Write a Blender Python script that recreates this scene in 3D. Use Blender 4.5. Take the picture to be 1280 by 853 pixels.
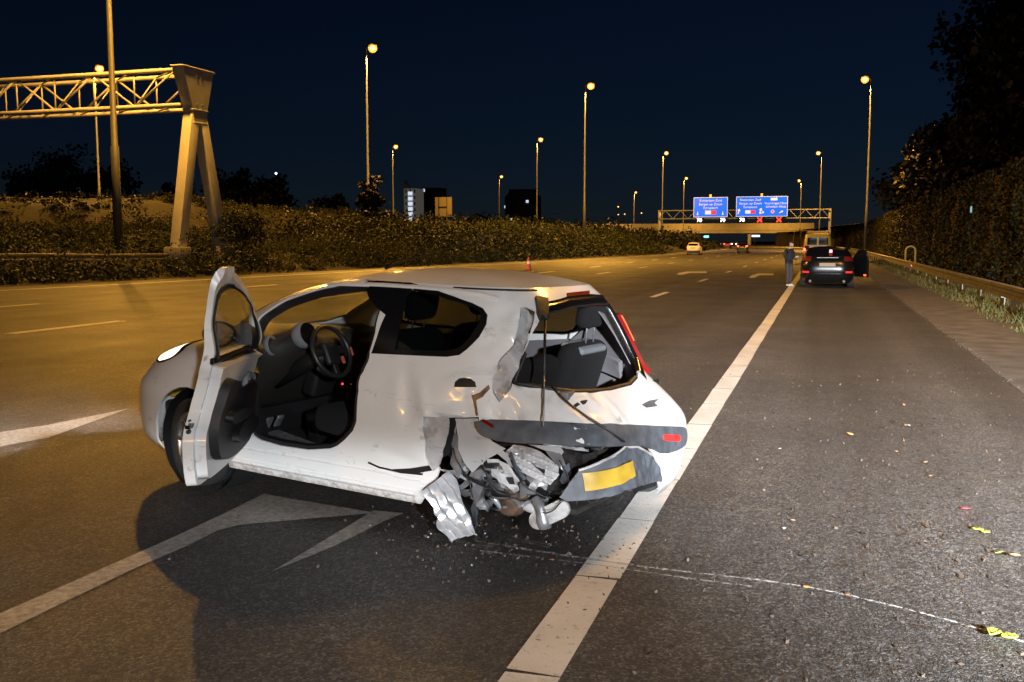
import bpy, bmesh, math, random
import numpy as np
from mathutils import Vector, Matrix, noise
from mathutils.geometry import delaunay_2d_cdt

rad = math.radians
random.seed(7); RNG = np.random.default_rng(7)
scene = bpy.context.scene
COL = scene.collection
for o in list(bpy.data.objects):
    bpy.data.objects.remove(o)

# ---------------------------------------------------------------- camera, sky, light, exposure
cam_data = bpy.data.cameras.new('camera')
cam_data.sensor_width = 36.0
cam_data.lens = 36.0 * 1230 / 1280
cam_data.clip_start = 0.05
cam_data.clip_end = 4000
camera = bpy.data.objects.new('camera', cam_data)
camera.location = (0, 0, 1.62)
camera.rotation_euler = (rad(90 - 5.825), 0, rad(17.42))
COL.objects.link(camera)
scene.camera = camera

world = bpy.data.worlds.new('World'); scene.world = world
world.use_nodes = True
wn = world.node_tree
sky = wn.nodes.new('ShaderNodeTexSky')
sky.sky_type = 'NISHITA'; sky.sun_disc = False
sky.sun_elevation = rad(18); sky.sun_rotation = rad(200)   # a moonlit sky is a dim daylit one
sky.air_density = 1.0; sky.dust_density = 0.1; sky.ozone_density = 7.0
tint = wn.nodes.new('ShaderNodeMix'); tint.data_type = 'RGBA'; tint.blend_type = 'MULTIPLY'; tint.inputs[0].default_value = 1
tint.inputs[7].default_value = (.80, .92, 1.28, 1)
wn.links.new(sky.outputs[0], tint.inputs[6]); wn.links.new(tint.outputs[2], wn.nodes['Background'].inputs[0])
wn.nodes['Background'].inputs[1].default_value = 0.0017

SODIUM = (1.0, 0.47, 0.065)
def spot(name, loc, direction, watts, angle, blend, color, size=.1):
    l = bpy.data.lights.new(name, 'SPOT'); l.energy = watts; l.spot_size = rad(angle); l.spot_blend = blend
    l.color = color; l.shadow_soft_size = size
    o = bpy.data.objects.new(name, l); o.location = loc
    o.rotation_euler = Vector(direction).to_track_quat('-Z', 'Y').to_euler()
    COL.objects.link(o); return o
# headlamp pair of a vehicle behind the photographer, with fill spots added beside it
for hx in (1.9, 3.3):
    o = spot('headlamp_beam', (hx, -6.5, .80), (-.30, 1, -.112), 3600, 10.5, .45, (.92, .96, 1.0), .07)
    o.scale = (6.5, 1, 1); o.rotation_euler.rotate_axis('Z', rad(1.0))
spot('added_fill_spot', (4.4, -5.5, 3.1), (-.155, 1, -.19), 84000, 40, 1.0, (.93, .96, 1.0), .12)  # unseen spot, added to brighten the right shoulder and the car's rear
spot('added_fill_flood', (4.4, -5.5, 3.1), (-.45, 1, -.30), 3300, 95, .8, (.95, .97, 1.0), .12)  # wide unseen spot, added to whiten the car side

scene.view_settings.view_transform = 'Standard'
scene.view_settings.look = 'None'
scene.view_settings.gamma = 1.0
scene.view_settings.exposure = 0.0
scene.view_settings.use_curve_mapping = False
scene.cycles.use_denoising = True
scene.cycles.max_bounces = 5
scene.cycles.transparent_max_bounces = 12
scene.cycles.caustics_reflective = False
scene.cycles.caustics_refractive = False
scene.cycles.sample_clamp_indirect = 4.0

# ---------------------------------------------------------------- materials
MATS = {}
def mat(name, color, rough=.6, metal=0., spec=.5, emit=None, es=0., noise_amt=0., noise_scale=20., bump=0., bump_scale=60., coat=0., alpha=1., trans=0.):
    if name in MATS: return MATS[name]
    m = bpy.data.materials.new(name); m.use_nodes = True
    nt = m.node_tree; b = nt.nodes['Principled BSDF']
    b.inputs['Base Color'].default_value = (*color, 1)
    b.inputs['Roughness'].default_value = rough; b.inputs['Metallic'].default_value = metal
    b.inputs['Specular IOR Level'].default_value = spec
    b.inputs['Coat Weight'].default_value = coat; b.inputs['Coat Roughness'].default_value = .08
    b.inputs['Alpha'].default_value = alpha
    b.inputs['Transmission Weight'].default_value = trans
    if emit: b.inputs['Emission Color'].default_value = (*emit, 1); b.inputs['Emission Strength'].default_value = es
    tc = nt.nodes.new('ShaderNodeTexCoord')
    if noise_amt:
        n = nt.nodes.new('ShaderNodeTexNoise'); n.inputs['Scale'].default_value = noise_scale; n.inputs['Detail'].default_value = 6
        nt.links.new(tc.outputs['Object'], n.inputs['Vector'])
        r = nt.nodes.new('ShaderNodeMapRange'); r.inputs[1].default_value = .3; r.inputs[2].default_value = .7
        r.inputs[3].default_value = 1 - noise_amt; r.inputs[4].default_value = 1 + noise_amt
        nt.links.new(n.outputs['Fac'], r.inputs[0])
        mx = nt.nodes.new('ShaderNodeMix'); mx.data_type = 'RGBA'; mx.blend_type = 'MULTIPLY'; mx.inputs[0].default_value = 1
        mx.inputs[6].default_value = (*color, 1); nt.links.new(r.outputs[0], mx.inputs[7])
        nt.links.new(mx.outputs[2], b.inputs['Base Color'])
    if bump:
        n = nt.nodes.new('ShaderNodeTexNoise'); n.inputs['Scale'].default_value = bump_scale; n.inputs['Detail'].default_value = 4
        nt.links.new(tc.outputs['Object'], n.inputs['Vector'])
        bp = nt.nodes.new('ShaderNodeBump'); bp.inputs['Strength'].default_value = bump; bp.inputs['Distance'].default_value = .02
        nt.links.new(n.outputs['Fac'], bp.inputs['Height']); nt.links.new(bp.outputs[0], b.inputs['Normal'])
    MATS[name] = m; return m

def new_mat(name):
    m = bpy.data.materials.new(name); m.use_nodes = True; MATS[name] = m
    return m, m.node_tree, m.node_tree.nodes['Principled BSDF']
def node(nt, kind, **kw):
    n = nt.nodes.new(kind)
    for k, v in kw.items():
        if k.startswith('i_'): n.inputs[k[2:].replace('_', ' ')].default_value = v
        else: setattr(n, k, v)
    return n
def ramp(nt, src, stops):
    r = nt.nodes.new('ShaderNodeValToRGB'); e = r.color_ramp.elements
    while len(e) < len(stops): e.new(.5)
    for x, (p, c) in zip(e, stops): x.position = p; x.color = (*c, 1) if len(c) == 3 else c
    nt.links.new(src, r.inputs[0]); return r.outputs[0]

def asphalt_material(name, dark, light, tint, bump):
    """open graded asphalt: separate stones with dark voids, wheel tracks polished lighter"""
    m, nt, b = new_mat(name); L = nt.links.new
    tc = node(nt, 'ShaderNodeTexCoord')
    warp = node(nt, 'ShaderNodeTexNoise', i_Scale=18.0, i_Detail=3.0); L(tc.outputs['Object'], warp.inputs['Vector'])
    wv = node(nt, 'ShaderNodeMix', data_type='RGBA', blend_type='LINEAR_LIGHT'); wv.inputs[0].default_value = .02
    L(tc.outputs['Object'], wv.inputs[6]); L(warp.outputs['Color'], wv.inputs[7])
    cell = node(nt, 'ShaderNodeTexVoronoi', i_Scale=78.0); L(wv.outputs[2], cell.inputs['Vector'])
    gap = node(nt, 'ShaderNodeTexVoronoi', feature='DISTANCE_TO_EDGE', i_Scale=78.0); L(wv.outputs[2], gap.inputs['Vector'])
    fine = node(nt, 'ShaderNodeTexNoise', i_Scale=210.0, i_Detail=4.0, i_Roughness=.7); L(tc.outputs['Object'], fine.inputs['Vector'])
    mid = node(nt, 'ShaderNodeTexNoise', i_Scale=9.0, i_Detail=6.0, i_Roughness=.65); L(tc.outputs['Object'], mid.inputs['Vector'])
    patch = node(nt, 'ShaderNodeTexNoise', i_Scale=.5, i_Detail=7.0, i_Roughness=.6); L(tc.outputs['Object'], patch.inputs['Vector'])
    mp = node(nt, 'ShaderNodeMapping'); mp.inputs['Scale'].default_value = (1.25, .016, 1); L(tc.outputs['Object'], mp.inputs['Vector'])
    track = node(nt, 'ShaderNodeTexNoise', i_Scale=1.0, i_Detail=4.0); L(mp.outputs[0], track.inputs['Vector'])
    def mul(a_, b_):
        x = node(nt, 'ShaderNodeMix', data_type='RGBA', blend_type='MULTIPLY'); x.inputs[0].default_value = 1; L(a_, x.inputs[6]); L(b_, x.inputs[7]); return x.outputs[2]
    c = ramp(nt, cell.outputs['Color'], [(0, dark), (.35, dark), (.75, light), (1, tuple(1.5*x for x in light))])
    c = mul(c, ramp(nt, gap.outputs['Distance'], [(.0, (.30, .30, .30)), (.16, (1, 1, 1))]))
    c = mul(c, ramp(nt, fine.outputs['Fac'], [(.3, (.7, .7, .7)), (.7, (1.25, 1.25, 1.25))]))
    c = mul(c, ramp(nt, mid.outputs['Fac'], [(.3, (.72, .72, .72)), (.68, (1.18, 1.17, 1.16))]))
    c = mul(c, ramp(nt, patch.outputs['Fac'], [(.3, (.70, .70, .70)), (.7, (1.25, 1.23, 1.2))]))
    c = mul(c, ramp(nt, track.outputs['Fac'], [(.34, (.66, .66, .67)), (.66, tint)]))
    L(c, b.inputs['Base Color'])
    L(ramp(nt, patch.outputs['Fac'], [(.3, (.62, .62, .62)), (.7, (.46, .46, .46))]), b.inputs['Roughness']); b.inputs['Specular IOR Level'].default_value = .45
    h1 = ramp(nt, gap.outputs['Distance'], [(.0, (0, 0, 0)), (.25, (1, 1, 1))])
    hs = node(nt, 'ShaderNodeMath', operation='MULTIPLY_ADD'); L(fine.outputs['Fac'], hs.inputs[0]); hs.inputs[1].default_value = .7; L(h1, hs.inputs[2])
    hs2 = node(nt, 'ShaderNodeMath', operation='MULTIPLY_ADD'); L(mid.outputs['Fac'], hs2.inputs[0]); hs2.inputs[1].default_value = 1.0; L(hs.outputs[0], hs2.inputs[2])
    bp = node(nt, 'ShaderNodeBump', i_Strength=bump, i_Distance=.006); L(hs2.outputs[0], bp.inputs['Height']); L(bp.outputs[0], b.inputs['Normal'])
    return m
ASPHALT = asphalt_material('asphalt', (.042, .042, .043), (.135, .132, .130), (1.25, 1.24, 1.22), .9)
SHOULDER = asphalt_material('hard_shoulder_asphalt', (.052, .052, .053), (.160, .158, .156), (1.3, 1.29, 1.28), .9)

def paint_material(name, col, wear):
    m, nt, b = new_mat(name); L = nt.links.new
    tc = node(nt, 'ShaderNodeTexCoord')
    n = node(nt, 'ShaderNodeTexNoise', i_Scale=26.0, i_Detail=9.0, i_Roughness=.72); L(tc.outputs['Object'], n.inputs['Vector'])
    n2 = node(nt, 'ShaderNodeTexNoise', i_Scale=1.6, i_Detail=4.0); L(tc.outputs['Object'], n2.inputs['Vector'])
    a = node(nt, 'ShaderNodeMix', data_type='RGBA', blend_type='MULTIPLY'); a.inputs[0].default_value = 1
    L(ramp(nt, n.outputs['Fac'], [(.26, (.10, .09, .08)), (.26 + wear, col), (1, col)]), a.inputs[6])
    L(ramp(nt, n2.outputs['Fac'], [(.3, (.74, .72, .7)), (.68, (1, 1, 1))]), a.inputs[7])
    L(a.outputs[2], b.inputs['Base Color']); b.inputs['Roughness'].default_value = .62
    bp = node(nt, 'ShaderNodeBump', i_Strength=.5, i_Distance=.006); v = node(nt, 'ShaderNodeTexVoronoi', i_Scale=70.0)
    L(tc.outputs['Object'], v.inputs['Vector']); L(v.outputs['Distance'], bp.inputs['Height']); L(bp.outputs[0], b.inputs['Normal'])
    return m
PAINT = paint_material('road_paint', (.74, .73, .70), .18)
PAINT_WORN = paint_material('worn_road_paint', (.42, .41, .39), .34)

def leaf_material(name, c1, c2):
    m, nt, b = new_mat(name); L = nt.links.new
    geo = node(nt, 'ShaderNodeNewGeometry')
    tc = node(nt, 'ShaderNodeTexCoord'); n = node(nt, 'ShaderNodeTexNoise', i_Scale=.45, i_Detail=3.0); L(tc.outputs['Object'], n.inputs['Vector'])
    ad = node(nt, 'ShaderNodeMath', operation='MULTIPLY_ADD'); L(geo.outputs['Random Per Island'], ad.inputs[0]); ad.inputs[1].default_value = .5; 
    sc = node(nt, 'ShaderNodeMath', operation='MULTIPLY_ADD'); L(n.outputs['Fac'], sc.inputs[0]); sc.inputs[1].default_value = 1.6; sc.inputs[2].default_value = -.55
    L(sc.outputs[0], ad.inputs[2])
    L(ramp(nt, ad.outputs[0], [(0, c1), (1, c2)]), b.inputs['Base Color']); b.inputs['Roughness'].default_value = .6; b.inputs['Specular IOR Level'].default_value = .25
    return m
LEAF = leaf_material('shrub_leaf', (.007, .010, .003), (.050, .056, .016))
IVY = leaf_material('ivy_leaf', (.008, .010, .003), (.036, .036, .011))
DARKLEAF = leaf_material('dark_tree_leaf', (.005, .006, .003), (.017, .017, .007))
GRASS = leaf_material('grass_blade', (.06, .07, .02), (.22, .21, .08))
BARK = mat('bark', (.06, .045, .03), .9, noise_amt=.4, bump=.6)

# ---------------------------------------------------------------- mesh helpers
def link(name, me, m=None, parent=None, smooth=False):
    if m is not None: me.materials.append(m)
    if smooth: me.polygons.foreach_set('use_smooth', [True]*len(me.polygons))
    o = bpy.data.objects.new(name, me); COL.objects.link(o)
    if parent is not None: o.parent = parent
    return o
def obj(name, verts, faces, m, parent=None, smooth=False):
    me = bpy.data.meshes.new(name); me.from_pydata([tuple(map(float, v)) for v in verts], [], [tuple(int(i) for i in f) for f in faces]); me.update()
    return link(name, me, m, parent, smooth)
def tag(o, label, cat, group=None):
    o['label'] = label; o['category'] = cat
    if group: o['group'] = group
    return o
def struct(o, kind='structure'):
    o['kind'] = kind; return o
def empty(name, loc=(0, 0, 0), rot=(0, 0, 0)):
    e = bpy.data.objects.new(name, None); e.location = loc; e.rotation_euler = rot; e.empty_display_size = .2
    COL.objects.link(e); return e

class MB:
    """collects shapes into one mesh"""
    def __init__(self): self.v = []; self.f = []
    def add(self, v, f):
        b = len(self.v); self.v += [tuple(map(float, p)) for p in v]; self.f += [tuple(b + int(i) for i in q) for q in f]; return self
    def box(self, x0, x1, y0, y1, z0, z1, M=None):
        v = [(x, y, z) for z in (z0, z1) for y in (y0, y1) for x in (x0, x1)]
        if M is not None: v = [tuple(M @ Vector(p)) for p in v]
        return self.add(v, [(0, 2, 3, 1), (4, 5, 7, 6), (0, 1, 5, 4), (2, 6, 7, 3), (0, 4, 6, 2), (1, 3, 7, 5)])
    def bar(self, a, b, w, h=None):
        a, b = Vector(a), Vector(b); d = (b - a); L = d.length; q = d.to_track_quat('Z', 'Y').to_matrix().to_4x4()
        h = h or w
        return self.box(-w/2, w/2, -h/2, h/2, 0, L, Matrix.Translation(a) @ q)
    def tube(self, pts, r, n=8, cap=True):
        pts = [Vector(p) for p in pts]; rs = r if hasattr(r, '__len__') else [r]*len(pts)
        rings = []; up = None
        for i, p in enumerate(pts):
            d = (pts[min(i + 1, len(pts) - 1)] - pts[max(i - 1, 0)]).normalized()
            if up is None: up = d.orthogonal().normalized()
            up = (up - d*up.dot(d)).normalized(); s = d.cross(up)
            rings.append([p + (up*math.cos(t) + s*math.sin(t))*rs[i] for t in [2*math.pi*k/n for k in range(n)]])
        v = [q for rg in rings for q in rg]
        f = [(i*n + k, i*n + (k + 1) % n, (i + 1)*n + (k + 1) % n, (i + 1)*n + k) for i in range(len(pts) - 1) for k in range(n)]
        if cap: f += [tuple(range(n))[::-1], tuple((len(pts) - 1)*n + k for k in range(n))]
        return self.add(v, f)
    def lathe(self, prof, n=32, M=None, a0=0, a1=2*math.pi):
        # profile of (radius, height), turned about Z
        full = abs(a1 - a0 - 2*math.pi) < 1e-6; m = n if full else n + 1
        v = []
        for k in range(m):
            t = a0 + (a1 - a0)*k/n
            for r, z in prof: v.append(Vector((r*math.cos(t), r*math.sin(t), z)))
        if M is not None: v = [M @ p for p in v]
        p = len(prof); f = []
        for k in range(n):
            j = (k + 1) % m
            for i in range(p - 1): f.append((k*p + i, j*p + i, j*p + i + 1, k*p + i + 1))
        return self.add(v, f)
    def prism(self, poly, h0, h1, M=None):
        n = len(poly); v = [Vector((x, y, h0)) for x, y in poly] + [Vector((x, y, h1)) for x, y in poly]
        if M is not None: v = [M @ p for p in v]
        return self.add(v, [tuple(range(n))[::-1], tuple(range(n, 2*n))] + [(i, (i + 1) % n, n + (i + 1) % n, n + i) for i in range(n)])
    def build(self, name, m, parent=None, smooth=False, bevel=0, seg=2):
        o = obj(name, self.v, self.f, m, parent, smooth)
        if bevel:
            bm = bmesh.new(); bm.from_mesh(o.data)
            bmesh.ops.bevel(bm, geom=[e for e in bm.edges if e.is_manifold and e.calc_face_angle(0) > .6], offset=bevel, segments=seg, affect='EDGES', profile=.5, clamp_overlap=True)
            bm.to_mesh(o.data); bm.free()
            o.data.polygons.foreach_set('use_smooth', [True]*len(o.data.polygons))
            sharpen(o, 40)
        return o
def sharpen(o, deg):
    me = o.data; bm = bmesh.new(); bm.from_mesh(me)
    for e in bm.edges:
        if e.is_manifold and e.calc_face_angle(0) > rad(deg): e.smooth = False
    bm.to_mesh(me); bm.free()

def quads_mesh(name, V, m, parent=None, per=4):
    """V: (N, per, 3) array of separate small faces"""
    N = len(V); me = bpy.data.meshes.new(name)
    me.vertices.add(N*per); me.vertices.foreach_set('co', V.reshape(-1).astype(np.float32))
    me.loops.add(N*per); me.loops.foreach_set('vertex_index', np.arange(N*per, dtype=np.int32))
    me.polygons.add(N); me.polygons.foreach_set('loop_start', np.arange(0, N*per, per, dtype=np.int32))
    me.polygons.foreach_set('loop_total', np.full(N, per, dtype=np.int32))
    me.update(); return link(name, me, m, parent)
def leaf_quads(C, size, elong=1.5, upward=0.0):
    N = len(C); d = RNG.normal(size=(N, 3)); d[:, 2] += upward
    d /= np.linalg.norm(d, axis=1, keepdims=True)
    e = RNG.normal(size=(N, 3)); e -= d*(e*d).sum(1, keepdims=True); e /= np.linalg.norm(e, axis=1, keepdims=True)
    s = (size*RNG.uniform(.6, 1.35, (N, 1)))
    a = d*s*elong/2; b = e*s/2
    return np.stack([C - a, C + b - a*.15, C + a, C - b - a*.15], 1)

def inpoly(P, poly):
    x, y = P[:, 0], P[:, 1]; c = np.zeros(len(P), bool); n = len(poly); j = n - 1
    for i in range(n):
        xi, yi = poly[i]; xj, yj = poly[j]
        if yi != yj:
            c ^= ((yi > y) != (yj > y)) & (x < (xj - xi)*(y - yi)/(yj - yi) + xi)
        j = i
    return c
def resample(poly, d, closed=True):
    out = []; n = len(poly)
    for i in range(n if closed else n - 1):
        a = np.array(poly[i], float); b = np.array(poly[(i + 1) % n], float); k = max(1, int(math.ceil(np.linalg.norm(b - a)/d)))
        for t in range(k): out.append(a + (b - a)*t/k)
    if not closed: out.append(np.array(poly[-1], float))
    return np.array(out)
def rounded(poly, it=1):
    P = np.array(poly, float)
    for _ in range(it):
        Q = np.roll(P, -1, 0); P = np.stack([.75*P + .25*Q, .25*P + .75*Q], 1).reshape(-1, 2)
    return P
def triangulate(outer, holes=(), d=.04):
    """fills an outline with holes by an even net of triangles"""
    loops = [resample(outer, d)] + [resample(h, d) for h in holes]
    pts = []; edges = []
    for L in loops:
        b = len(pts); pts += [tuple(p) for p in L]; edges += [(b + i, b + (i + 1) % len(L)) for i in range(len(L))]
    lo, hi = loops[0].min(0), loops[0].max(0)
    gx, gy = np.meshgrid(np.arange(lo[0] + d/2, hi[0], d), np.arange(lo[1] + d/2, hi[1], d*.87))
    gx[1::2] += d/2
    G = np.stack([gx.ravel(), gy.ravel()], 1)
    keep = inpoly(G, loops[0])
    for h in loops[1:]: keep &= ~inpoly(G, h)
    G = G[keep]
    B = np.array(pts)
    if len(G):
        ok = np.ones(len(G), bool)
        for k in range(0, len(G), 2000):
            dd = ((G[k:k+2000, None, :] - B[None])**2).sum(-1).min(1); ok[k:k+2000] = dd > (.45*d)**2
        G = G[ok]
    allp = [Vector(p) for p in pts] + [Vector(tuple(g)) for g in G]
    vo, eo, fo, *_ = delaunay_2d_cdt(allp, edges, [], 0, 1e-6)
    V = np.array([tuple(v) for v in vo]); F = np.array([tuple(f) for f in fo if len(f) == 3])
    cen = V[F].mean(1); keep = inpoly(cen, loops[0])
    for h in loops[1:]: keep &= ~inpoly(cen, h)
    F = F[keep]
    a, b, c = V[F[:, 0]], V[F[:, 1]], V[F[:, 2]]
    ar = (b[:, 0]-a[:, 0])*(c[:, 1]-a[:, 1]) - (b[:, 1]-a[:, 1])*(c[:, 0]-a[:, 0])
    F[ar < 0] = F[ar < 0][:, ::-1]
    return V, F
def boundary(F):
    cnt = {}
    for t in F:
        for i in range(3):
            e = (int(t[i]), int(t[(i + 1) % 3])); cnt[e] = 1
    return [e for e in cnt if (e[1], e[0]) not in cnt]
TS = 1.55   # metres per radian along a body side, for even triangles
def panel(body, name, outer, m, parent=None, holes=(), off=0., th=.012, d=.04, disp=None, smooth=True, move=None):
    """a sheet lying on a car body: outline and holes in surface parameters"""
    sc = lambda L: np.array([(a*TS, b) for a, b in L])
    V, F = triangulate(sc(outer), [sc(h) for h in holes], d)
    th_, z_ = V[:, 0]/TS, V[:, 1]
    P = body.pt(th_, z_); N = body.nrm(th_, z_)
    A = P + N*off; B = P + N*(off - th)
    if disp is not None:
        D = disp(P, N, V); A = A + D; B = B + D
    if move is not None: A = move(A); B = move(B)
    n = len(V)
    f = [tuple(t) for t in F] + [(n + t[0], n + t[2], n + t[1]) for t in F] + [(b, a, n + a, n + b) for a, b in boundary(F)]
    o = obj(name, np.concatenate([A, B]), f, m, parent, smooth)
    if smooth: sharpen(o, 50)
    return o
def ribbon(body, name, path, w, m, parent=None, off=.004, th=.006, closed=False, move=None):
    """a strip of constant width along a path on a car body"""
    P = resample([(a*TS, b) for a, b in path], .03, closed); n = len(P)
    T = np.roll(P, -1, 0) - np.roll(P, 1, 0)
    if not closed: T[0] = P[1] - P[0]; T[-1] = P[-1] - P[-2]
    T /= np.linalg.norm(T, axis=1, keepdims=True) + 1e-9; S = np.stack([-T[:, 1], T[:, 0]], 1)
    rows = []
    for s, k in ((-w/2, off - th), (-w/2*.8, off), (w/2*.8, off), (w/2, off - th)):
        Q = P + S*s; tt, zz = Q[:, 0]/TS, Q[:, 1]; R = body.pt(tt, zz) + body.nrm(tt, zz)*k
        rows.append(R if move is None else move(R))
    V = np.concatenate(rows); f = []
    for r in range(3):
        for i in range(n if closed else n - 1):
            j = (i + 1) % n; f.append((r*n + i, (r + 1)*n + i, (r + 1)*n + j, r*n + j))
    return obj(name, V, f, m, parent, True)
def fbm(P, s, seed=0., oct=3):
    return np.array([noise.fractal(Vector((p[0]*s + seed, p[1]*s - seed, p[2]*s + 2*seed)), .6, 2.1, oct) for p in P])
def ss(x, a, b):
    t = np.clip((x - a)/(b - a), 0, 1); return t*t*(3 - 2*t)

# ---------------------------------------------------------------- car body surface
# a body is a stack of rounded plan outlines: rows of (z, front x, rear x, half width, roundness front, roundness rear)
class Body:
    def __init__(self, rows):
        self.rows = np.array(rows, float)
    def row(self, z):
        R = self.rows; z = np.asarray(z, float)
        zc = np.clip(z, R[0, 0], R[-1, 0])
        i = np.clip(np.searchsorted(R[:, 0], zc, side='right') - 1, 0, len(R) - 2)
        h = R[i + 1, 0] - R[i, 0]; t = (zc - R[i, 0]) / h
        d = np.gradient(R[:, 1:], R[:, 0], axis=0)
        t = t[..., None]; h = h[..., None]
        a, b = R[i, 1:], R[i + 1, 1:]; da, db = d[i] * h, d[i + 1] * h
        v = (2*t**3-3*t**2+1)*a + (t**3-2*t**2+t)*da + (-2*t**3+3*t**2)*b + (t**3-t**2)*db
        return [v[..., k] for k in range(5)]
    def pt(self, th, z):
        th = np.asarray(th, float); z = np.asarray(z, float)
        xf, xr, hw, nf, nr = self.row(z)
        xm = (xf + xr) / 2; a = (xf - xr) / 2
        c, s = np.cos(th), np.sin(th); n = np.where(c > 0, nf, nr)
        r = (np.abs(c)**n + np.abs(s)**n)**(-1 / n)
        return np.stack([xm + a*r*c, hw*r*s, z + 0*th], -1)
    def inside(self, P):
        xf, xr, hw, nf, nr = self.row(P[..., 2])
        xm = (xf + xr) / 2; a = (xf - xr) / 2
        X = (P[..., 0] - xm) / a; n = np.where(X > 0, nf, nr)
        return np.abs(X)**n + np.abs(P[..., 1] / hw)**n - 1
    def theta(self, P):
        xf, xr, hw, nf, nr = self.row(P[..., 2])
        xm = (xf + xr) / 2; a = (xf - xr) / 2
        return np.arctan2(P[..., 1] / hw, (P[..., 0] - xm) / a)
    def side(self, x, z, sign=1):
        # surface parameters of the side point with given length coordinate and height
        x = np.asarray(x, float); z = np.asarray(z, float)
        xf, xr, hw, nf, nr = self.row(z)
        xm = (xf + xr) / 2; a = (xf - xr) / 2
        X = np.clip((x - xm) / a, -.999, .999); n = np.where(X > 0, nf, nr)
        y = (1 - np.abs(X)**n)**(1 / n)
        return np.arctan2(sign*y, X), z
    def back(self, y, z):
        y = np.asarray(y, float); z = np.asarray(z, float)
        xf, xr, hw, nf, nr = self.row(z)
        q = np.clip(np.abs(y) / hw, 0, .999)
        X = -(1 - q**nr)**(1 / nr)
        return np.arctan2(y / hw, X), z
    def nrm(self, th, z):
        e = 1e-3
        du = self.pt(th + e, z) - self.pt(th - e, z)
        dv = self.pt(th, np.asarray(z) + e) - self.pt(th, np.asarray(z) - e)
        n = np.cross(du, dv); n /= np.linalg.norm(n, axis=-1, keepdims=True) + 1e-12
        return n

WRECK = Body([
    (-.10, 1.66, -1.72, .745, 3.6, 5.0),
    (.14, 1.72, -1.75, .765, 3.6, 5.0),
    (.22, 1.82, -1.80, .805, 4.0, 5.6),
    (.35, 1.87, -1.83, .828, 4.0, 5.9),
    (.50, 1.88, -1.84, .838, 4.0, 5.9),
    (.60, 1.87, -1.82, .838, 4.0, 5.9),
    (.70, 1.82, -1.75, .825, 3.6, 5.2),
    (.78, 1.73, -1.67, .806, 3.6, 4.8),
    (.86, 1.52, -1.58, .785, 3.8, 4.6),
    (.95, 1.18, -1.52, .757, 4.0, 4.6),
    (1.05, .97, -1.465, .724, 4.2, 4.6),
    (1.15, .80, -1.41, .690, 4.4, 4.6),
    (1.25, .58, -1.345, .655, 4.4, 4.6),
    (1.33, .34, -1.28, .615, 4.4, 4.5),
    (1.385, .10, -1.22, .565, 4.4, 4.4)])

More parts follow.
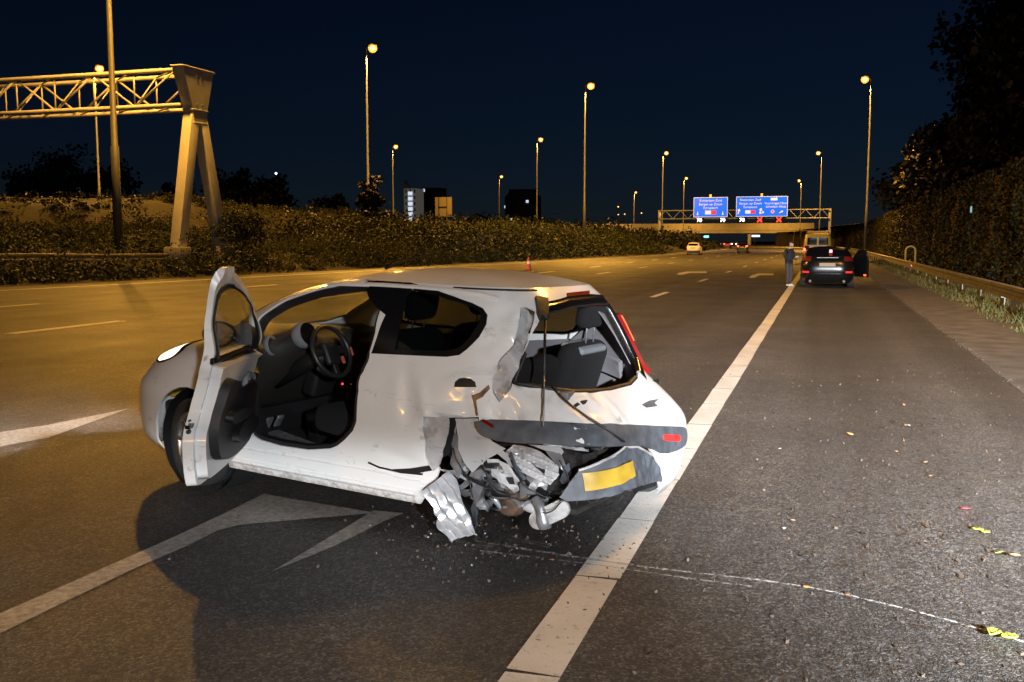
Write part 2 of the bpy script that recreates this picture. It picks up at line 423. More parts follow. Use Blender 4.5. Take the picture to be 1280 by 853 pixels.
TRACE = {
 'door_opening': [(0.9383, 1.0379), (0.867, 1.1248), (0.8506, 1.1868), (0.8311, 1.2378), (0.8688, 1.2895), (0.9017, 1.3309), (0.9639, 1.3623), (1.0542, 1.3823), (1.0032, 1.3852), (1.2129, 1.3852), (1.4009, 1.3565), (1.5412, 1.2937), (1.6477, 1.1009), (1.6859, 0.9898), (1.7588, 0.8786), (1.7804, 0.7676), (1.7733, 0.6738), (1.7665, 0.5946), (1.7519, 0.54), (1.7184, 0.4782), (1.6909, 0.4382), (1.663, 0.4145), (1.5709, 0.3829), (1.4527, 0.3793), (1.3698, 0.3936), (1.3408, 0.4127), (1.3297, 0.4451), (1.3233, 0.5484), (1.316, 0.6501), (1.2828, 0.7833), (1.1472, 0.8984), (1.0051, 0.9797)],
 'quarter_black': [(1.1366, 1.3851), (1.4822, 1.3852), (1.7856, 1.3602), (1.9998, 1.3252), (2.1252, 1.2961), (2.1846, 1.2714), (2.2081, 1.2381), (2.2023, 1.1893), (2.173, 1.118), (2.1285, 1.0517), (2.1007, 1.0167), (2.0499, 1.0009), (1.914, 0.9919), (1.7017, 0.9794), (1.6841, 1.0419), (1.6416, 1.199)],
 'quarter_glass': [(1.6117, 1.3533), (1.9129, 1.3209), (2.0663, 1.2928), (2.1584, 1.2629), (2.1803, 1.2364), (2.17, 1.194), (2.1343, 1.1146), (2.0957, 1.0552), (2.0439, 1.0327), (1.8081, 1.0124), (1.7755, 1.1255), (1.7269, 1.2582)],
 'hatch': [(2.5648, 1.26), (2.9733, 1.2825), (-2.8024, 1.2849), (-2.5004, 1.2692), (-2.514, 1.1925), (-2.5213, 1.1156), (-2.5264, 1.0293), (-2.5764, 0.9388), (-2.7301, 0.8705), (-2.8169, 0.8467), (-3.0086, 0.8248), (2.9066, 0.8266), (2.5882, 0.8438), (2.48, 0.8564), (2.4163, 0.8708), (2.3637, 0.8798), (2.3027, 0.8901), (2.315, 0.9486), (2.3599, 1.0579), (2.4099, 1.1452), (2.4445, 1.1815), (2.4867, 1.2176)],
 'strip': [(2.1551, 0.6976), (2.3226, 0.7155), (2.5085, 0.7009), (2.9954, 0.6355), (-2.7828, 0.5726), (-2.6685, 0.5515), (-2.6143, 0.5136), (-2.6213, 0.4495), (-2.7305, 0.4303), (-3.0769, 0.4505), (3.0107, 0.512), (2.7869, 0.5663), (2.3456, 0.6145), (2.2002, 0.5947), (2.1663, 0.6125), (2.1531, 0.6458)],
 'reflector_right': [(-3.0751, 0.5593), (-3.0457, 0.5626), (-2.8074, 0.5248), (-2.781, 0.5132), (-2.7872, 0.4913), (-2.819, 0.4899), (-3.053, 0.5271), (-3.0785, 0.5379)],
 'reflector_left': [(2.173, 0.6952), (2.1801, 0.6977), (2.197, 0.676), (2.1953, 0.6615), (2.1889, 0.6642), (2.1724, 0.6849)],
 'plate_holder': [(2.3427, 0.3562), (2.3657, 0.428), (2.3906, 0.4854), (2.4825, 0.5313), (2.6374, 0.5754), (2.7827, 0.5556), (3.0082, 0.4764), (-3.1024, 0.3754), (-3.0271, 0.2865), (2.6893, 0.3703), (2.603, 0.3699), (2.4045, 0.3486), (2.3649, 0.3409)],
 'plate': [(2.3976, 0.4841), (2.6574, 0.5162), (2.6751, 0.4219), (2.4064, 0.3906)],
 'tear': [(1.9984, 0.6741), (2.0755, 0.6875), (2.1624, 0.7104), (2.1539, 0.6583), (2.1659, 0.6103), (2.2009, 0.5954), (2.3481, 0.6184), (2.5866, 0.6023), (2.7875, 0.5675), (3.0026, 0.5135), (-3.0673, 0.3697), (-3.0168, 0.2699), (-2.5749, -0.0311), (2.0916, -0.0994), (1.9512, 0.112), (2.0147, 0.2765), (2.0328, 0.3929), (2.0065, 0.4702), (1.9853, 0.6043)],
 'fragment_quarter': [(1.979, 0.6772), (2.0242, 0.6933), (2.0787, 0.6925), (2.0533, 0.5609), (2.0481, 0.4437), (2.0323, 0.399), (2.0079, 0.4705), (1.985, 0.6052)],
 'fragment_liner': [(2.0847, 0.6891), (2.0544, 0.5358), (2.0612, 0.4348), (2.0878, 0.3578), (2.0972, 0.4204), (2.0793, 0.5177), (2.0736, 0.6036)],
 'fragment_plate': [(2.0843, 0.6867), (2.1576, 0.7051), (2.1573, 0.6254), (2.1729, 0.5884), (2.202, 0.5601), (2.1578, 0.4912), (2.1292, 0.4181), (2.1015, 0.4607), (2.0774, 0.5171), (2.0755, 0.6042)],
 'fragment_rails': [(2.1808, 0.5044), (2.2174, 0.5822), (2.2613, 0.5749), (2.3283, 0.4964), (2.3304, 0.435), (2.307, 0.3737), (2.2592, 0.4201), (2.2028, 0.4672)],
 'fragment_upper': [(2.2581, 0.5976), (2.3431, 0.6088), (2.3413, 0.559), (2.3287, 0.5148), (2.2946, 0.5638)],
 'fragment_arm': [(2.2306, 0.4627), (2.2529, 0.4562), (2.3009, 0.3789), (2.2974, 0.3326), (2.2435, 0.3902)],
 'fragment_wheelhouse': [(2.0926, 0.432), (2.1527, 0.413), (2.1609, 0.3106), (2.1827, 0.2647), (2.1656, 0.1748), (2.139, 0.2341), (2.1067, 0.3312)],
 'fragment_fold': [(2.152, 0.4894), (2.1805, 0.4918), (2.214, 0.4579), (2.238, 0.3886), (2.2181, 0.3498), (2.2192, 0.25), (2.1835, 0.1873), (2.177, 0.3163), (2.1591, 0.3891)],
 'fragment_strip': [(2.0054, 0.2684), (2.0329, 0.3188), (2.0653, 0.3834), (2.0879, 0.3445), (2.1205, 0.2412), (2.144, 0.1575), (2.1707, 0.0852), (2.1102, 0.0152), (2.1009, -0.0182), (2.0764, 0.0462), (2.0503, 0.1359), (2.0419, 0.2103)],
 'dpillar': [(2.3889, 1.2856), (2.439, 1.2943), (2.4833, 1.2692), (2.4204, 1.1784), (2.3735, 1.0957), (2.3436, 1.0335), (2.3109, 0.9383), (2.2929, 0.8636), (2.2373, 0.7993), (2.2315, 0.8409), (2.2339, 0.9189), (2.2473, 0.9741), (2.3032, 1.0643), (2.3219, 1.1186), (2.3706, 1.2399)],
 'bracket': [(2.515, 1.3323), (2.6203, 1.322), (2.5551, 1.2395), (2.4864, 1.2188), (2.4821, 1.2582)],
 'fuel': [(2.1168, 0.8496), (2.1207, 0.8724), (2.1319, 0.8913), (2.1475, 0.8973), (2.1676, 0.8948), (2.1807, 0.8815), (2.1854, 0.8586)],
 'fuel_lip': [(2.1146, 0.8458), (2.1858, 0.8569), (2.1727, 0.8245), (2.1498, 0.8083), (2.1309, 0.8159)],
 'seam': [(2.166, 0.8151), (2.1941, 0.832), (2.2241, 0.876), (2.2265, 0.8575), (2.1978, 0.8136), (2.1736, 0.7916), (2.1629, 0.7165), (2.1564, 0.7136), (2.1644, 0.7818)],
 'brake_light': [(3.013, 1.3457), (-2.7614, 1.3496), (-2.8419, 1.3269), (2.9469, 1.3194)],
 'tail_light': [(-2.5179, 1.1591), (-2.5199, 1.1708), (-2.5186, 1.1523), (-2.527, 1.0837), (-2.5315, 1.0059), (-2.5331, 0.9542), (-2.5332, 0.8576), (-2.6165, 0.8669), (-2.5355, 0.9349), (-2.5303, 1.0216), (-2.5256, 1.0993)],
 'headlight': [(0.756, 0.75), (0.5969, 0.7996), (0.5772, 0.8566), (0.5393, 0.8928), (0.5425, 0.9093), (0.7777, 0.866), (0.8353, 0.8239), (0.8303, 0.7862)],
 'arch_front': [(0.7677, 0.1971), (0.7761, 0.3161), (0.8366, 0.4359), (0.8846, 0.5318), (0.9381, 0.6026), (0.9818, 0.6286)],
 'scuff': [(-3.1199, 0.7311), (-2.9565, 0.7364), (-2.798, 0.7288), (-2.9157, 0.7193), (-2.9051, 0.7008), (-3.0867, 0.711)],
 'nick': [(2.497, 0.7934), (2.5281, 0.8029), (2.5301, 0.7917), (2.4993, 0.7822)],
 'crease_a': [(2.0566, 0.8125), (2.0149, 0.7634), (1.9758, 0.6524)],
}
WRECK_HIT = {
 'strut_foot': (2.3259, 0.6816),
 'latch': (2.5207, 0.852),
 'cable': [(2.4522, 0.8776), (2.4524, 0.8168), (2.4691, 0.7687), (2.5035, 0.7162), (2.5472, 0.6608), (2.5965, 0.5969)],
}
SHARDS = [(2.1133, 0.3659), (2.1457, 0.2776), (2.192, 0.3928), (2.2229, 0.4674), (2.2569, 0.4724), (2.317, 0.5434), (2.0887, 0.4822), (2.2505, 0.3578), (2.167, 0.5489), (2.3501, 0.4391), (2.1362, 0.3468), (2.2055, 0.2714), (2.2739, 0.3993), (2.1772, 0.4537), (2.06, 0.3656), (2.1265, 0.1795), (2.3763, 0.3809), (2.221, 0.3844)]
WIRES = [[(2.0726, 0.5295), (2.1235, 0.3695), (2.148, 0.1887)], [(2.2196, 0.5089), (2.2486, 0.4101), (2.3204, 0.3477)], [(2.3376, 0.5339), (2.371, 0.4324), (2.3435, 0.3202), (2.3036, 0.2818)], [(2.1419, 0.4642), (2.1936, 0.3397), (2.2407, 0.3638)], [(2.4127, 0.3818), (2.4582, 0.3084), (2.5915, 0.3136), (2.6325, 0.377)]]

GROUND_TRACE = {
 'arrow_near': [(-3.256, 3.008), (-3.371, 3.288), (-3.366, 3.418), (-3.343, 4.481), (-3.349, 4.946), (-3.372, 5.425), (-3.154, 5.37), (-2.493, 5.233), (-3.128, 4.773), (-3.186, 4.64), (-3.176, 4.354), (-3.205, 3.943), (-3.197, 3.112), (-3.198, 2.953)],
 'arrow_near_head': [(-2.529, 4.13), (-2.527, 5.277), (-2.33, 5.275), (-2.373, 5.085), (-2.431, 4.559)],
 'arrow_far': [(-6.5, 6.194), (-6.606, 6.546), (-6.461, 6.934), (-6.358, 7.88), (-6.04, 6.475), (-6.141, 6.078), (-6.249, 5.951)],
 'far_arrow_a': [(-6.596, 47.298), (-6.855, 49.899), (-6.728, 52.303), (-5.761, 52.607), (-5.509, 50.321), (-6.316, 49.787), (-6.308, 47.135)],
 'far_arrow_b': [(-3.025, 44.227), (-3.108, 47.153), (-2.979, 50.281), (-2.246, 50.238), (-2.142, 47.944), (-2.771, 47.747), (-2.791, 44.3)],
 'scrape_a': [(-1.76, 4.886), (-1.61, 4.845), (-1.42, 4.806), (-1.247, 4.805), (-1.066, 4.754), (-0.815, 4.718), (-0.499, 4.706), (-0.199, 4.718), (-0.015, 4.707), (0.161, 4.619), (0.361, 4.537), (0.548, 4.45), (0.72, 4.35), (0.852, 4.256)],
 'scrape_b': [(-1.66, 4.73), (-1.434, 4.706), (-1.221, 4.706), (-0.969, 4.682), (-0.804, 4.659), (-0.527, 4.615), (-0.247, 4.6)],
 'leaf': [(0.266, 8.558), (0.773, 9.165), (0.815, 10.277), (0.746, 9.156), (0.589, 7.974), (0.875, 6.363), (0.88, 5.916), (0.915, 5.88), (0.921, 5.499), (0.72, 4.307), (0.775, 4.282), (-0.114, 5.786), (-0.022, 4.66), (-0.157, 5.623), (-0.34, 7.506), (0.768, 7.631), (0.758, 7.194), (0.989, 5.452), (-1.26, 4.694), (-0.266, 7.828), (0.161, 4.619)],
}

# ---------------------------------------------------------------- the setting
def bend(Y): return np.where(Y > 150, -.0006*(np.asarray(Y, float) - 150)**2, 0.)
YS = np.array([-60, -20, 0, 10, 20, 30, 46, 60, 80, 115, 150, 180, 210, 250, 300, 350, 420, 500, 600.])
LEFT = np.interp(YS, [-60, 20, 30, 46, 80, 115, 180, 600], [-28.5, -28.3, -27.2, -25.6, -21.9, -19.0, -18.6, -18.6])
def strip_mesh(name, xl, xr, z, m, ys=YS):
    ys = np.asarray(ys, float); b = bend(ys); xl = np.broadcast_to(xl, ys.shape) + b; xr = np.broadcast_to(xr, ys.shape) + b; n = len(ys)
    V = [(x, y, z) for x, y in zip(xl, ys)] + [(x, y, z) for x, y in zip(xr, ys)]
    return obj(name, V, [(i, n + i, n + i + 1, i + 1) for i in range(n - 1)], m)
SOIL = mat('soil_and_dead_grass', (.075, .058, .032), .95, noise_amt=.5, noise_scale=1.2, bump=.8, bump_scale=6)
CONCRETE = mat('concrete', (.26, .25, .23), .85, noise_amt=.22, noise_scale=2.5, bump=.3, bump_scale=40)
GUTTER = mat('gutter_concrete', (.085, .075, .064), .9, noise_amt=.5, noise_scale=2.2, bump=.6, bump_scale=70)
STEEL = mat('galvanised_steel', (.30, .30, .29), .5, .6, noise_amt=.25, noise_scale=4)
RAIL = mat('weathered_guard_rail', (.20, .19, .17), .6, .4, noise_amt=.35, noise_scale=3)
PAINTED_STEEL = mat('pale_painted_steel', (.50, .48, .41), .6, noise_amt=.12, noise_scale=1.5)

struct(obj('ground', [(-900, -80, -.06), (700, -80, -.06), (700, 1800, -.06), (-900, 1800, -.06)], [(0, 1, 2, 3)], SOIL))
struct(strip_mesh('road', LEFT, -1.0, 0, ASPHALT))
struct(strip_mesh('hard_shoulder', -1.0, 2.12, 0, SHOULDER))
# concrete gutter with a ragged, silted edge
ys = np.arange(-10, 90, .35); jag = np.array([.05*noise.noise(Vector((y*1.3, 3, 0))) + .03*noise.noise(Vector((y*5, 8, 0))) for y in ys])
struct(strip_mesh('gutter_strip', 2.09 + jag, 3.5 + jag*2, .004, GUTTER, ys))
struct(strip_mesh('verge', 3.35, 9.5, .0, mat('verge_soil', (.05, .04, .025), .95, noise_amt=.5, noise_scale=3, bump=.8, bump_scale=12), np.concatenate([[-60], np.arange(-10, 140, 5), [200, 300, 420]])))
# silt ridge along the gutter, uneven crumbs
C = np.stack([RNG.normal(2.13, .05, 700), RNG.uniform(4, 46, 700), np.full(700, .006)], 1)
struct(quads_mesh('gutter_silt', leaf_quads(C, .022, 1.1, 0), mat('silt', (.06, .05, .035), .95, noise_amt=.4)), 'stuff')

# left bank: rises from the road to a bare ridge
def ground_left(X, Y):
    e = np.interp(Y, YS, LEFT) + bend(Y) - X     # distance beyond the road edge
    base = np.interp(e, [-1, 0, 1.5, 6, 16, 26, 31, 36, 60, 200], [-.03, -.01, .25, 1.1, 1.7, 2.3, 4.4, 5.1, 4.6, 2.0])
    n = .25*np.sin(.31*X + .17*Y) + .2*np.sin(.09*Y + 1) + .12*np.sin(.7*X - .5*Y)
    fade = np.interp(Y, [-60, 110, 200, 420], [1, 1, .55, .25])
    return np.where(e > 0, base*fade + n*np.clip(e/12, 0, 1), -.02)
gy = np.concatenate([np.arange(-40, 160, 3.), np.arange(160, 600, 15.)]); ge = np.concatenate([np.arange(-.3, 8, .8), np.arange(8, 44, 1.5), np.arange(44, 200, 12)])
V = []; 
for y in gy:
    x0 = float(np.interp(y, YS, LEFT) + bend(y))
    for e in ge: V.append((x0 - e, y, float(ground_left(np.array(x0 - e), np.array(y)))))
m_ = len(ge); F = [(i*m_ + j, (i + 1)*m_ + j, (i + 1)*m_ + j + 1, i*m_ + j + 1) for i in range(len(gy) - 1) for j in range(m_ - 1)]
struct(obj('embankment', V, [f[::-1] for f in F], mat('bank_soil', (.022, .015, .007), .95, noise_amt=.7, noise_scale=.9, bump=1.0, bump_scale=3.5), smooth=True))

# painted lines ---------------------------------------------------------------
def flat(name, poly, z, m):
    n = len(poly); return struct(obj(name, [(x, y, z) for x, y in poly], [tuple(range(n))], m))
edge = struct(strip_mesh('edge_line', -1.09, -.88, .0045, PAINT, np.concatenate([[26], np.arange(30, 150, 10), np.arange(150, 420, 20)])))
y = 2.35
while y < 26:                                   # laid in plates with open joints
    L = 1.02 + .16*random.random(); j = lambda: random.uniform(-.006, .006)
    o = obj('line_plate', [(-1.09 + j(), y, .0045), (-.88 + j(), y + j()*2, .0045), (-.88 + j(), y + L - .018, .0045), (-1.09 + j(), y + L - .018 + j()*2, .0045)], [(0, 1, 2, 3)], PAINT, edge)
    y += L
struct(strip_mesh('edge_line', np.interp(YS, YS, LEFT) + 2.1, LEFT + 2.32, .0045, PAINT, YS))
DASH_X = [(-4.62, (6.0, 17.0, 28.2, 39.6, 51, 62.6, 74, 85.5, 97, 108, 119, 131, 142)), (-10.4, (47, 58.5, 70, 81.5, 93, 104, 116, 128)), (-13.5, (13.7, 24.5, 36, 47.5, 59, 70.5, 82, 93)), (-19.2, (8.0, 17.6, 29.2, 41, 52.6, 64))]
for x, yy in DASH_X:
    for y in yy:
        if x == -4.62 and y < 20: continue
        w = .09 if x != -13.5 else .13
        flat('lane_marking', [(x - w, y), (x + w, y), (x + w, y + 2.9), (x - w, y + 2.9)], .0045, PAINT)
WPX = GROUND_TRACE
ar = flat('merge_arrow', WPX['arrow_near'], .0045, PAINT_WORN)
hd_ = obj('arrow_head', [(x, y, .0045) for x, y in WPX['arrow_near_head']], [tuple(range(len(WPX['arrow_near_head'])))], PAINT_WORN, ar)
flat('merge_arrow', WPX['arrow_far'], .0045, PAINT_WORN)
for k in ('far_arrow_a', 'far_arrow_b'): flat('merge_arrow', WPX[k], .0045, PAINT)

# ---------------------------------------------------------------- the wrecked hatchback
TWO = 2*math.pi
def tr(k): return [(a if a >= 0 else a + TWO, b) for a, b in TRACE[k]]
def mirror(L): return [(TWO - a, b) for a, b in L]
def inset(poly, d):
    P = np.array([(a*TS, b) for a, b in poly]); n = len(P)
    ar = .5*np.sum(P[:, 0]*np.roll(P[:, 1], -1) - np.roll(P[:, 0], -1)*P[:, 1])
    T = np.roll(P, -1, 0) - np.roll(P, 1, 0); T /= np.linalg.norm(T, axis=1, keepdims=True) + 1e-9
    S = np.stack([-T[:, 1], T[:, 0]], 1)*(1 if ar > 0 else -1)
    Q = P + S*d
    return [(a/TS, b) for a, b in Q]

def car_paint(name, col, dirt):
    m, nt, b = new_mat(name); L = nt.links.new
    tc = node(nt, 'ShaderNodeTexCoord')
    n = node(nt, 'ShaderNodeTexNoise', i_Scale=7.0, i_Detail=8.0, i_Roughness=.65); L(tc.outputs['Object'], n.inputs['Vector'])
    mp = node(nt, 'ShaderNodeMapping'); mp.inputs['Scale'].default_value = (3, 3, 26); L(tc.outputs['Object'], mp.inputs['Vector'])
    n2 = node(nt, 'ShaderNodeTexNoise', i_Scale=3.0, i_Detail=6.0); L(mp.outputs[0], n2.inputs['Vector'])
    mx = node(nt, 'ShaderNodeMix', data_type='RGBA', blend_type='MULTIPLY'); mx.inputs[0].default_value = 1
    d = 1 - dirt
    L(ramp(nt, n.outputs['Fac'], [(.28, (d*.55, d*.52, d*.48)), (.36 + dirt*.25, (1, 1, 1))]), mx.inputs[6])
    L(ramp(nt, n2.outputs['Fac'], [(.24, (d*.8, d*.8, d*.8)), (.36, (1, 1, 1))]), mx.inputs[7])
    mc = node(nt, 'ShaderNodeMix', data_type='RGBA', blend_type='MULTIPLY'); mc.inputs[0].default_value = 1; mc.inputs[6].default_value = (*col, 1)
    sx = node(nt, 'ShaderNodeSeparateXYZ'); L(tc.outputs['Object'], sx.inputs[0])
    n3 = node(nt, 'ShaderNodeTexNoise', i_Scale=22.0, i_Detail=8.0, i_Roughness=.7); L(tc.outputs['Object'], n3.inputs['Vector'])
    hz = node(nt, 'ShaderNodeMath', operation='MULTIPLY_ADD'); L(n3.outputs['Fac'], hz.inputs[0]); hz.inputs[1].default_value = .36; L(sx.outputs['Z'], hz.inputs[2])
    gm = node(nt, 'ShaderNodeMix', data_type='RGBA', blend_type='MULTIPLY'); gm.inputs[0].default_value = 1
    L(mx.outputs[2], gm.inputs[6]); L(ramp(nt, hz.outputs[0], [(.335, (.55, .50, .45)), (.40, (1, 1, 1))]), gm.inputs[7])
    L(gm.outputs[2], mc.inputs[7]); L(mc.outputs[2], b.inputs['Base Color'])
    b.inputs['Roughness'].default_value = .38; b.inputs['Coat Weight'].default_value = .6; b.inputs['Coat Roughness'].default_value = .12
    return m
WHITE = car_paint('white_car_paint', (.74, .74, .73), .06)
TORN = car_paint('torn_white_panel', (.46, .46, .47), .46)
GALV = mat('bare_sheet_steel', (.24, .245, .26), .38, .45, noise_amt=.4, noise_scale=12, bump=.12, bump_scale=20)
SILVER = mat('polished_sheet_steel', (.55, .58, .62), .26, .55, noise_amt=.25, noise_scale=9, bump=.15, bump_scale=14)
BLACKP = mat('black_plastic', (.012, .012, .013), .5, bump=.15, bump_scale=200)
GLOSSB = mat('black_gloss_trim', (.006, .006, .007), .18)
GREYP = mat('dark_grey_bumper_plastic', (.075, .085, .10), .55, noise_amt=.35, noise_scale=14, bump=.2, bump_scale=160)
RUBBER = mat('tyre_rubber', (.022, .022, .023), .8, noise_amt=.3, bump=.3, bump_scale=90)
RIM = mat('alloy_rim', (.55, .56, .58), .3, .9)
FABRIC = mat('black_seat_fabric', (.006, .006, .007), .95, bump=.4, bump_scale=300)
FABRIC_L = mat('pale_seat_fabric', (.20, .215, .23), .9, bump=.3, bump_scale=300)
DASH = mat('dashboard_plastic', (.035, .033, .030), .45, bump=.25, bump_scale=240)
LINER = mat('grey_cabin_lining', (.16, .155, .17), .85, noise_amt=.12, noise_scale=5)
RED = mat('red_lens', (.16, .006, .005), .45, spec=.02)
RED_LIT = mat('lit_red_lens', (.6, .02, .01), .2, emit=(1, .10, .02), es=3.2)
YELLOW = mat('yellow_plate', (.42, .275, .03), .45, noise_amt=.18, noise_scale=9)
BROWN = mat('rusty_sealant', (.20, .11, .045), .8, noise_amt=.4)
CLEAR = None
def glass_material(name, tint, a, rough=.03):
    m, nt, b = new_mat(name); L = nt.links.new
    t = node(nt, 'ShaderNodeBsdfTransparent'); t.inputs[0].default_value = (*tint, 1)
    g = node(nt, 'ShaderNodeBsdfGlossy'); g.inputs['Roughness'].default_value = rough
    lw = node(nt, 'ShaderNodeLayerWeight', i_Blend=.5)
    pw = node(nt, 'ShaderNodeMath', operation='POWER'); L(lw.outputs['Facing'], pw.inputs[0]); pw.inputs[1].default_value = 5
    fr = node(nt, 'ShaderNodeMath', operation='MULTIPLY_ADD'); L(pw.outputs[0], fr.inputs[0]); fr.inputs[1].default_value = .8; fr.inputs[2].default_value = .03
    mx = node(nt, 'ShaderNodeMixShader'); L(fr.outputs[0], mx.inputs[0]); L(t.outputs[0], mx.inputs[1]); L(g.outputs[0], mx.inputs[2])
    L(mx.outputs[0], nt.nodes['Material Output'].inputs[0]); nt.nodes.remove(b)
    return m
GLASS = glass_material('car_glass', (.88, .90, .88), .1)
TINTED = glass_material('tinted_car_glass', (.62, .64, .60), .3)

wreck = empty('wrecked_car', (-2.665, 5.88, 0), (rad(.8), rad(-1.5), rad(167.7)))
tag(wreck, 'white three-door hatchback with crushed rear corner and open driver door on the road', 'car')
AXF, AXR = 1.02, -1.38

def tri(x): return np.abs((x % 1.0)*2 - 1)
def shell_damage(P, N, V):
    D = np.zeros_like(P)
    c = np.array([-1.22, .80, .50]); q = (P - c)*np.array([1.0, 1.0, 1.15]); dist = np.linalg.norm(q, axis=1)
    m = (1 - ss(dist, .12, .50))*(P[:, 1] > .2)
    f = fbm(P, 5.5, 3.1)
    fold = tri(2.6*(P[:, 0] + .35*P[:, 2]) + .7*f) - .5
    D += N*(m*(-.055 + .075*fold + .03*f))[:, None]
    # hinged dent ahead of the wheel and a buckle under the side window
    d2 = np.hypot((P[:, 0] + .62)/.20, (P[:, 2] - .78)/.22); m2 = (1 - ss(d2, .0, 1.2))*(P[:, 1] > .4)
    D += N*(m2*(.012*np.sin(9*(P[:, 0] + .62) + 2*P[:, 2]) - .012))[:, None]
    # sharp creases that run forward from the torn corner
    for (x0, z0), (x1, z1), wd, am in (((-.74, .84), (-.86, .56), .035, .020), ((-.62, .93), (-.70, .62), .06, -.014), ((-.90, .88), (-1.16, .93), .03, .016), ((-.80, .70), (-1.10, .72), .03, .022), ((-.52, .45), (-.80, .40), .04, -.012)):
        a = np.array([x0, z0]); b = np.array([x1, z1]); L2 = b - a; q = np.stack([P[:, 0], P[:, 2]], 1) - a; t = np.clip((q@L2)/(L2@L2), 0, 1)
        dd = np.linalg.norm(q - t[:, None]*L2, axis=1); D += N*((P[:, 1] > .4)*am*np.clip(1 - dd/wd, 0, 1)*np.sin(np.pi*np.clip(.15 + .7*t, 0, 1)))[:, None]
    # rear pillar pushed in, roof edge buckled over it
    d3 = np.linalg.norm((P - np.array([-1.27, .60, 1.05]))*np.array([1, 1, .55]), axis=1); m3 = 1 - ss(d3, .05, .28)
    D += N*(m3*(-.02 + .035*(tri(5*P[:, 2] + .8*f) - .5)))[:, None]
    # scuffs pressed into the rear apron
    m4 = (P[:, 0] < -1.45)*(P[:, 2] < .84)*(P[:, 2] > .58)*ss(P[:, 1], .15, .6)
    D += N*(m4*(.018*fbm(P, 7, 9.0)))[:, None]
    return D

def circle_side(x, z, r, left=True, n=28, zmin=.10):
    L = []
    for k in range(n):
        t = TWO*k/n; xx, zz = x + r*math.cos(t), max(zmin, z + r*math.sin(t))
        a, _ = WRECK.side(xx, zz); L.append((float(a), zz))
    return L if left else mirror(L)
door_op = tr('door_opening'); q_black = tr('quarter_black'); q_glass = tr('quarter_glass'); hatch = tr('hatch'); tear = tr('tear')
win_l = [(0 - .2, .985)] + [(rad(a), z) for a, z in ((20, .985), (34, 1.0), (39, 1.05), (40.5, 1.15), (40.5, 1.25), (39, 1.325), (30, 1.355), (15, 1.365))] + [(-.2, 1.365)]
door_win_side = [p for p in inset(door_op, .045)]
DW = [(a, max(z, 1.0)) for a, z in door_win_side]
DW = [DW[i] for i in range(len(DW)) if i == 0 or abs(DW[i][0] - DW[i-1][0]) + abs(DW[i][1] - DW[i-1][1]) > .004]
right_door_win = mirror(DW); right_quarter = mirror(inset(q_glass, -.004))
outer = [(0.0, .17), (TWO, .17), (TWO, 1.385), (0.0, 1.385)]
shell = panel(WRECK, 'body_shell', outer, WHITE, wreck, d=.030, th=.014, disp=shell_damage, holes=[
    door_op, inset(q_black, .012), hatch, tear, win_l, mirror(win_l), right_door_win, right_quarter, tr('dpillar'),
    circle_side(AXF + .03, .29, .36), circle_side(AXF + .03, .29, .36, False), circle_side(AXR, .29, .34, False)])
# roof skin
top = WRECK.pt(np.linspace(0, TWO, 97)[:-1], np.full(96, 1.385)); cx = np.array([-.56, 0, 1.385])
V = [(cx[0], 0, 1.385 + .078)]; F = []; NR = 14
for i in range(1, NR + 1):
    r = i/NR
    for p in top:
        q = cx + (p - cx)*r; V.append((q[0], q[1], 1.385 + .078*(1 - r**2.3)))
for k in range(96): F.append((0, 1 + k, 1 + (k + 1) % 96))
for i in range(NR - 1):
    for k in range(96):
        a, b = 1 + i*96 + k, 1 + i*96 + (k + 1) % 96; F.append((a, a + 96, b + 96, b))
roof = obj('roof', V, F, WHITE, wreck, True)
# roof gutter: black joint and raised pressing
rl = [(t, z) for t, z in zip(np.linspace(rad(52), rad(148), 40), np.linspace(1.372, 1.372, 40))]
ribbon(WRECK, 'roof_seam', rl[24:], .010, BLACKP, wreck, .003, .004)
press = [WRECK.side(x, z) for x, z in ((.10, 1.352), (-.3, 1.362), (-.6, 1.362), (-.85, 1.356), (-1.0, 1.345), (-1.1, 1.325))]
ribbon(WRECK, 'gutter_pressing', press, .022, WHITE, wreck, .008, .010)
MB().tube([(.10, .0, 1.44), (.05, .0, 1.462), (-.35, .0, 1.573), (-.74, .0, 1.682)], [.014, .009, .0035, .0025], 6).build('aerial', BLACKP, wreck, True)

# glazing
panel(WRECK, 'windscreen', [(-.0, .985)] + win_l[1:-1] + [(.0, 1.365)] + [(-a, z) for a, z in win_l[1:-1][::-1]], GLASS, wreck, off=-.006, th=.004, d=.07)
panel(WRECK, 'quarter_window', q_glass, TINTED, wreck, off=-.004, th=.004, d=.06)
panel(WRECK, 'quarter_window_surround', q_black, GLOSSB, wreck, holes=[q_glass], off=.003, th=.01, d=.04)
panel(WRECK, 'side_window', inset(right_door_win, -.01), TINTED, wreck, off=-.008, th=.004, d=.08)
panel(WRECK, 'side_window', inset(right_quarter, -.01), TINTED, wreck, off=-.008, th=.004, d=.08)
ribbon(WRECK, 'window_frame', right_door_win, .035, GLOSSB, wreck, .004, .012, True)
ribbon(WRECK, 'window_frame', right_quarter, .035, GLOSSB, wreck, .004, .012, True)
ribbon(WRECK, 'windscreen_seal', [(-a, z) for a, z in win_l[1:-1][::-1]] + win_l[1:-1], .03, BLACKP, wreck, .003, .01)

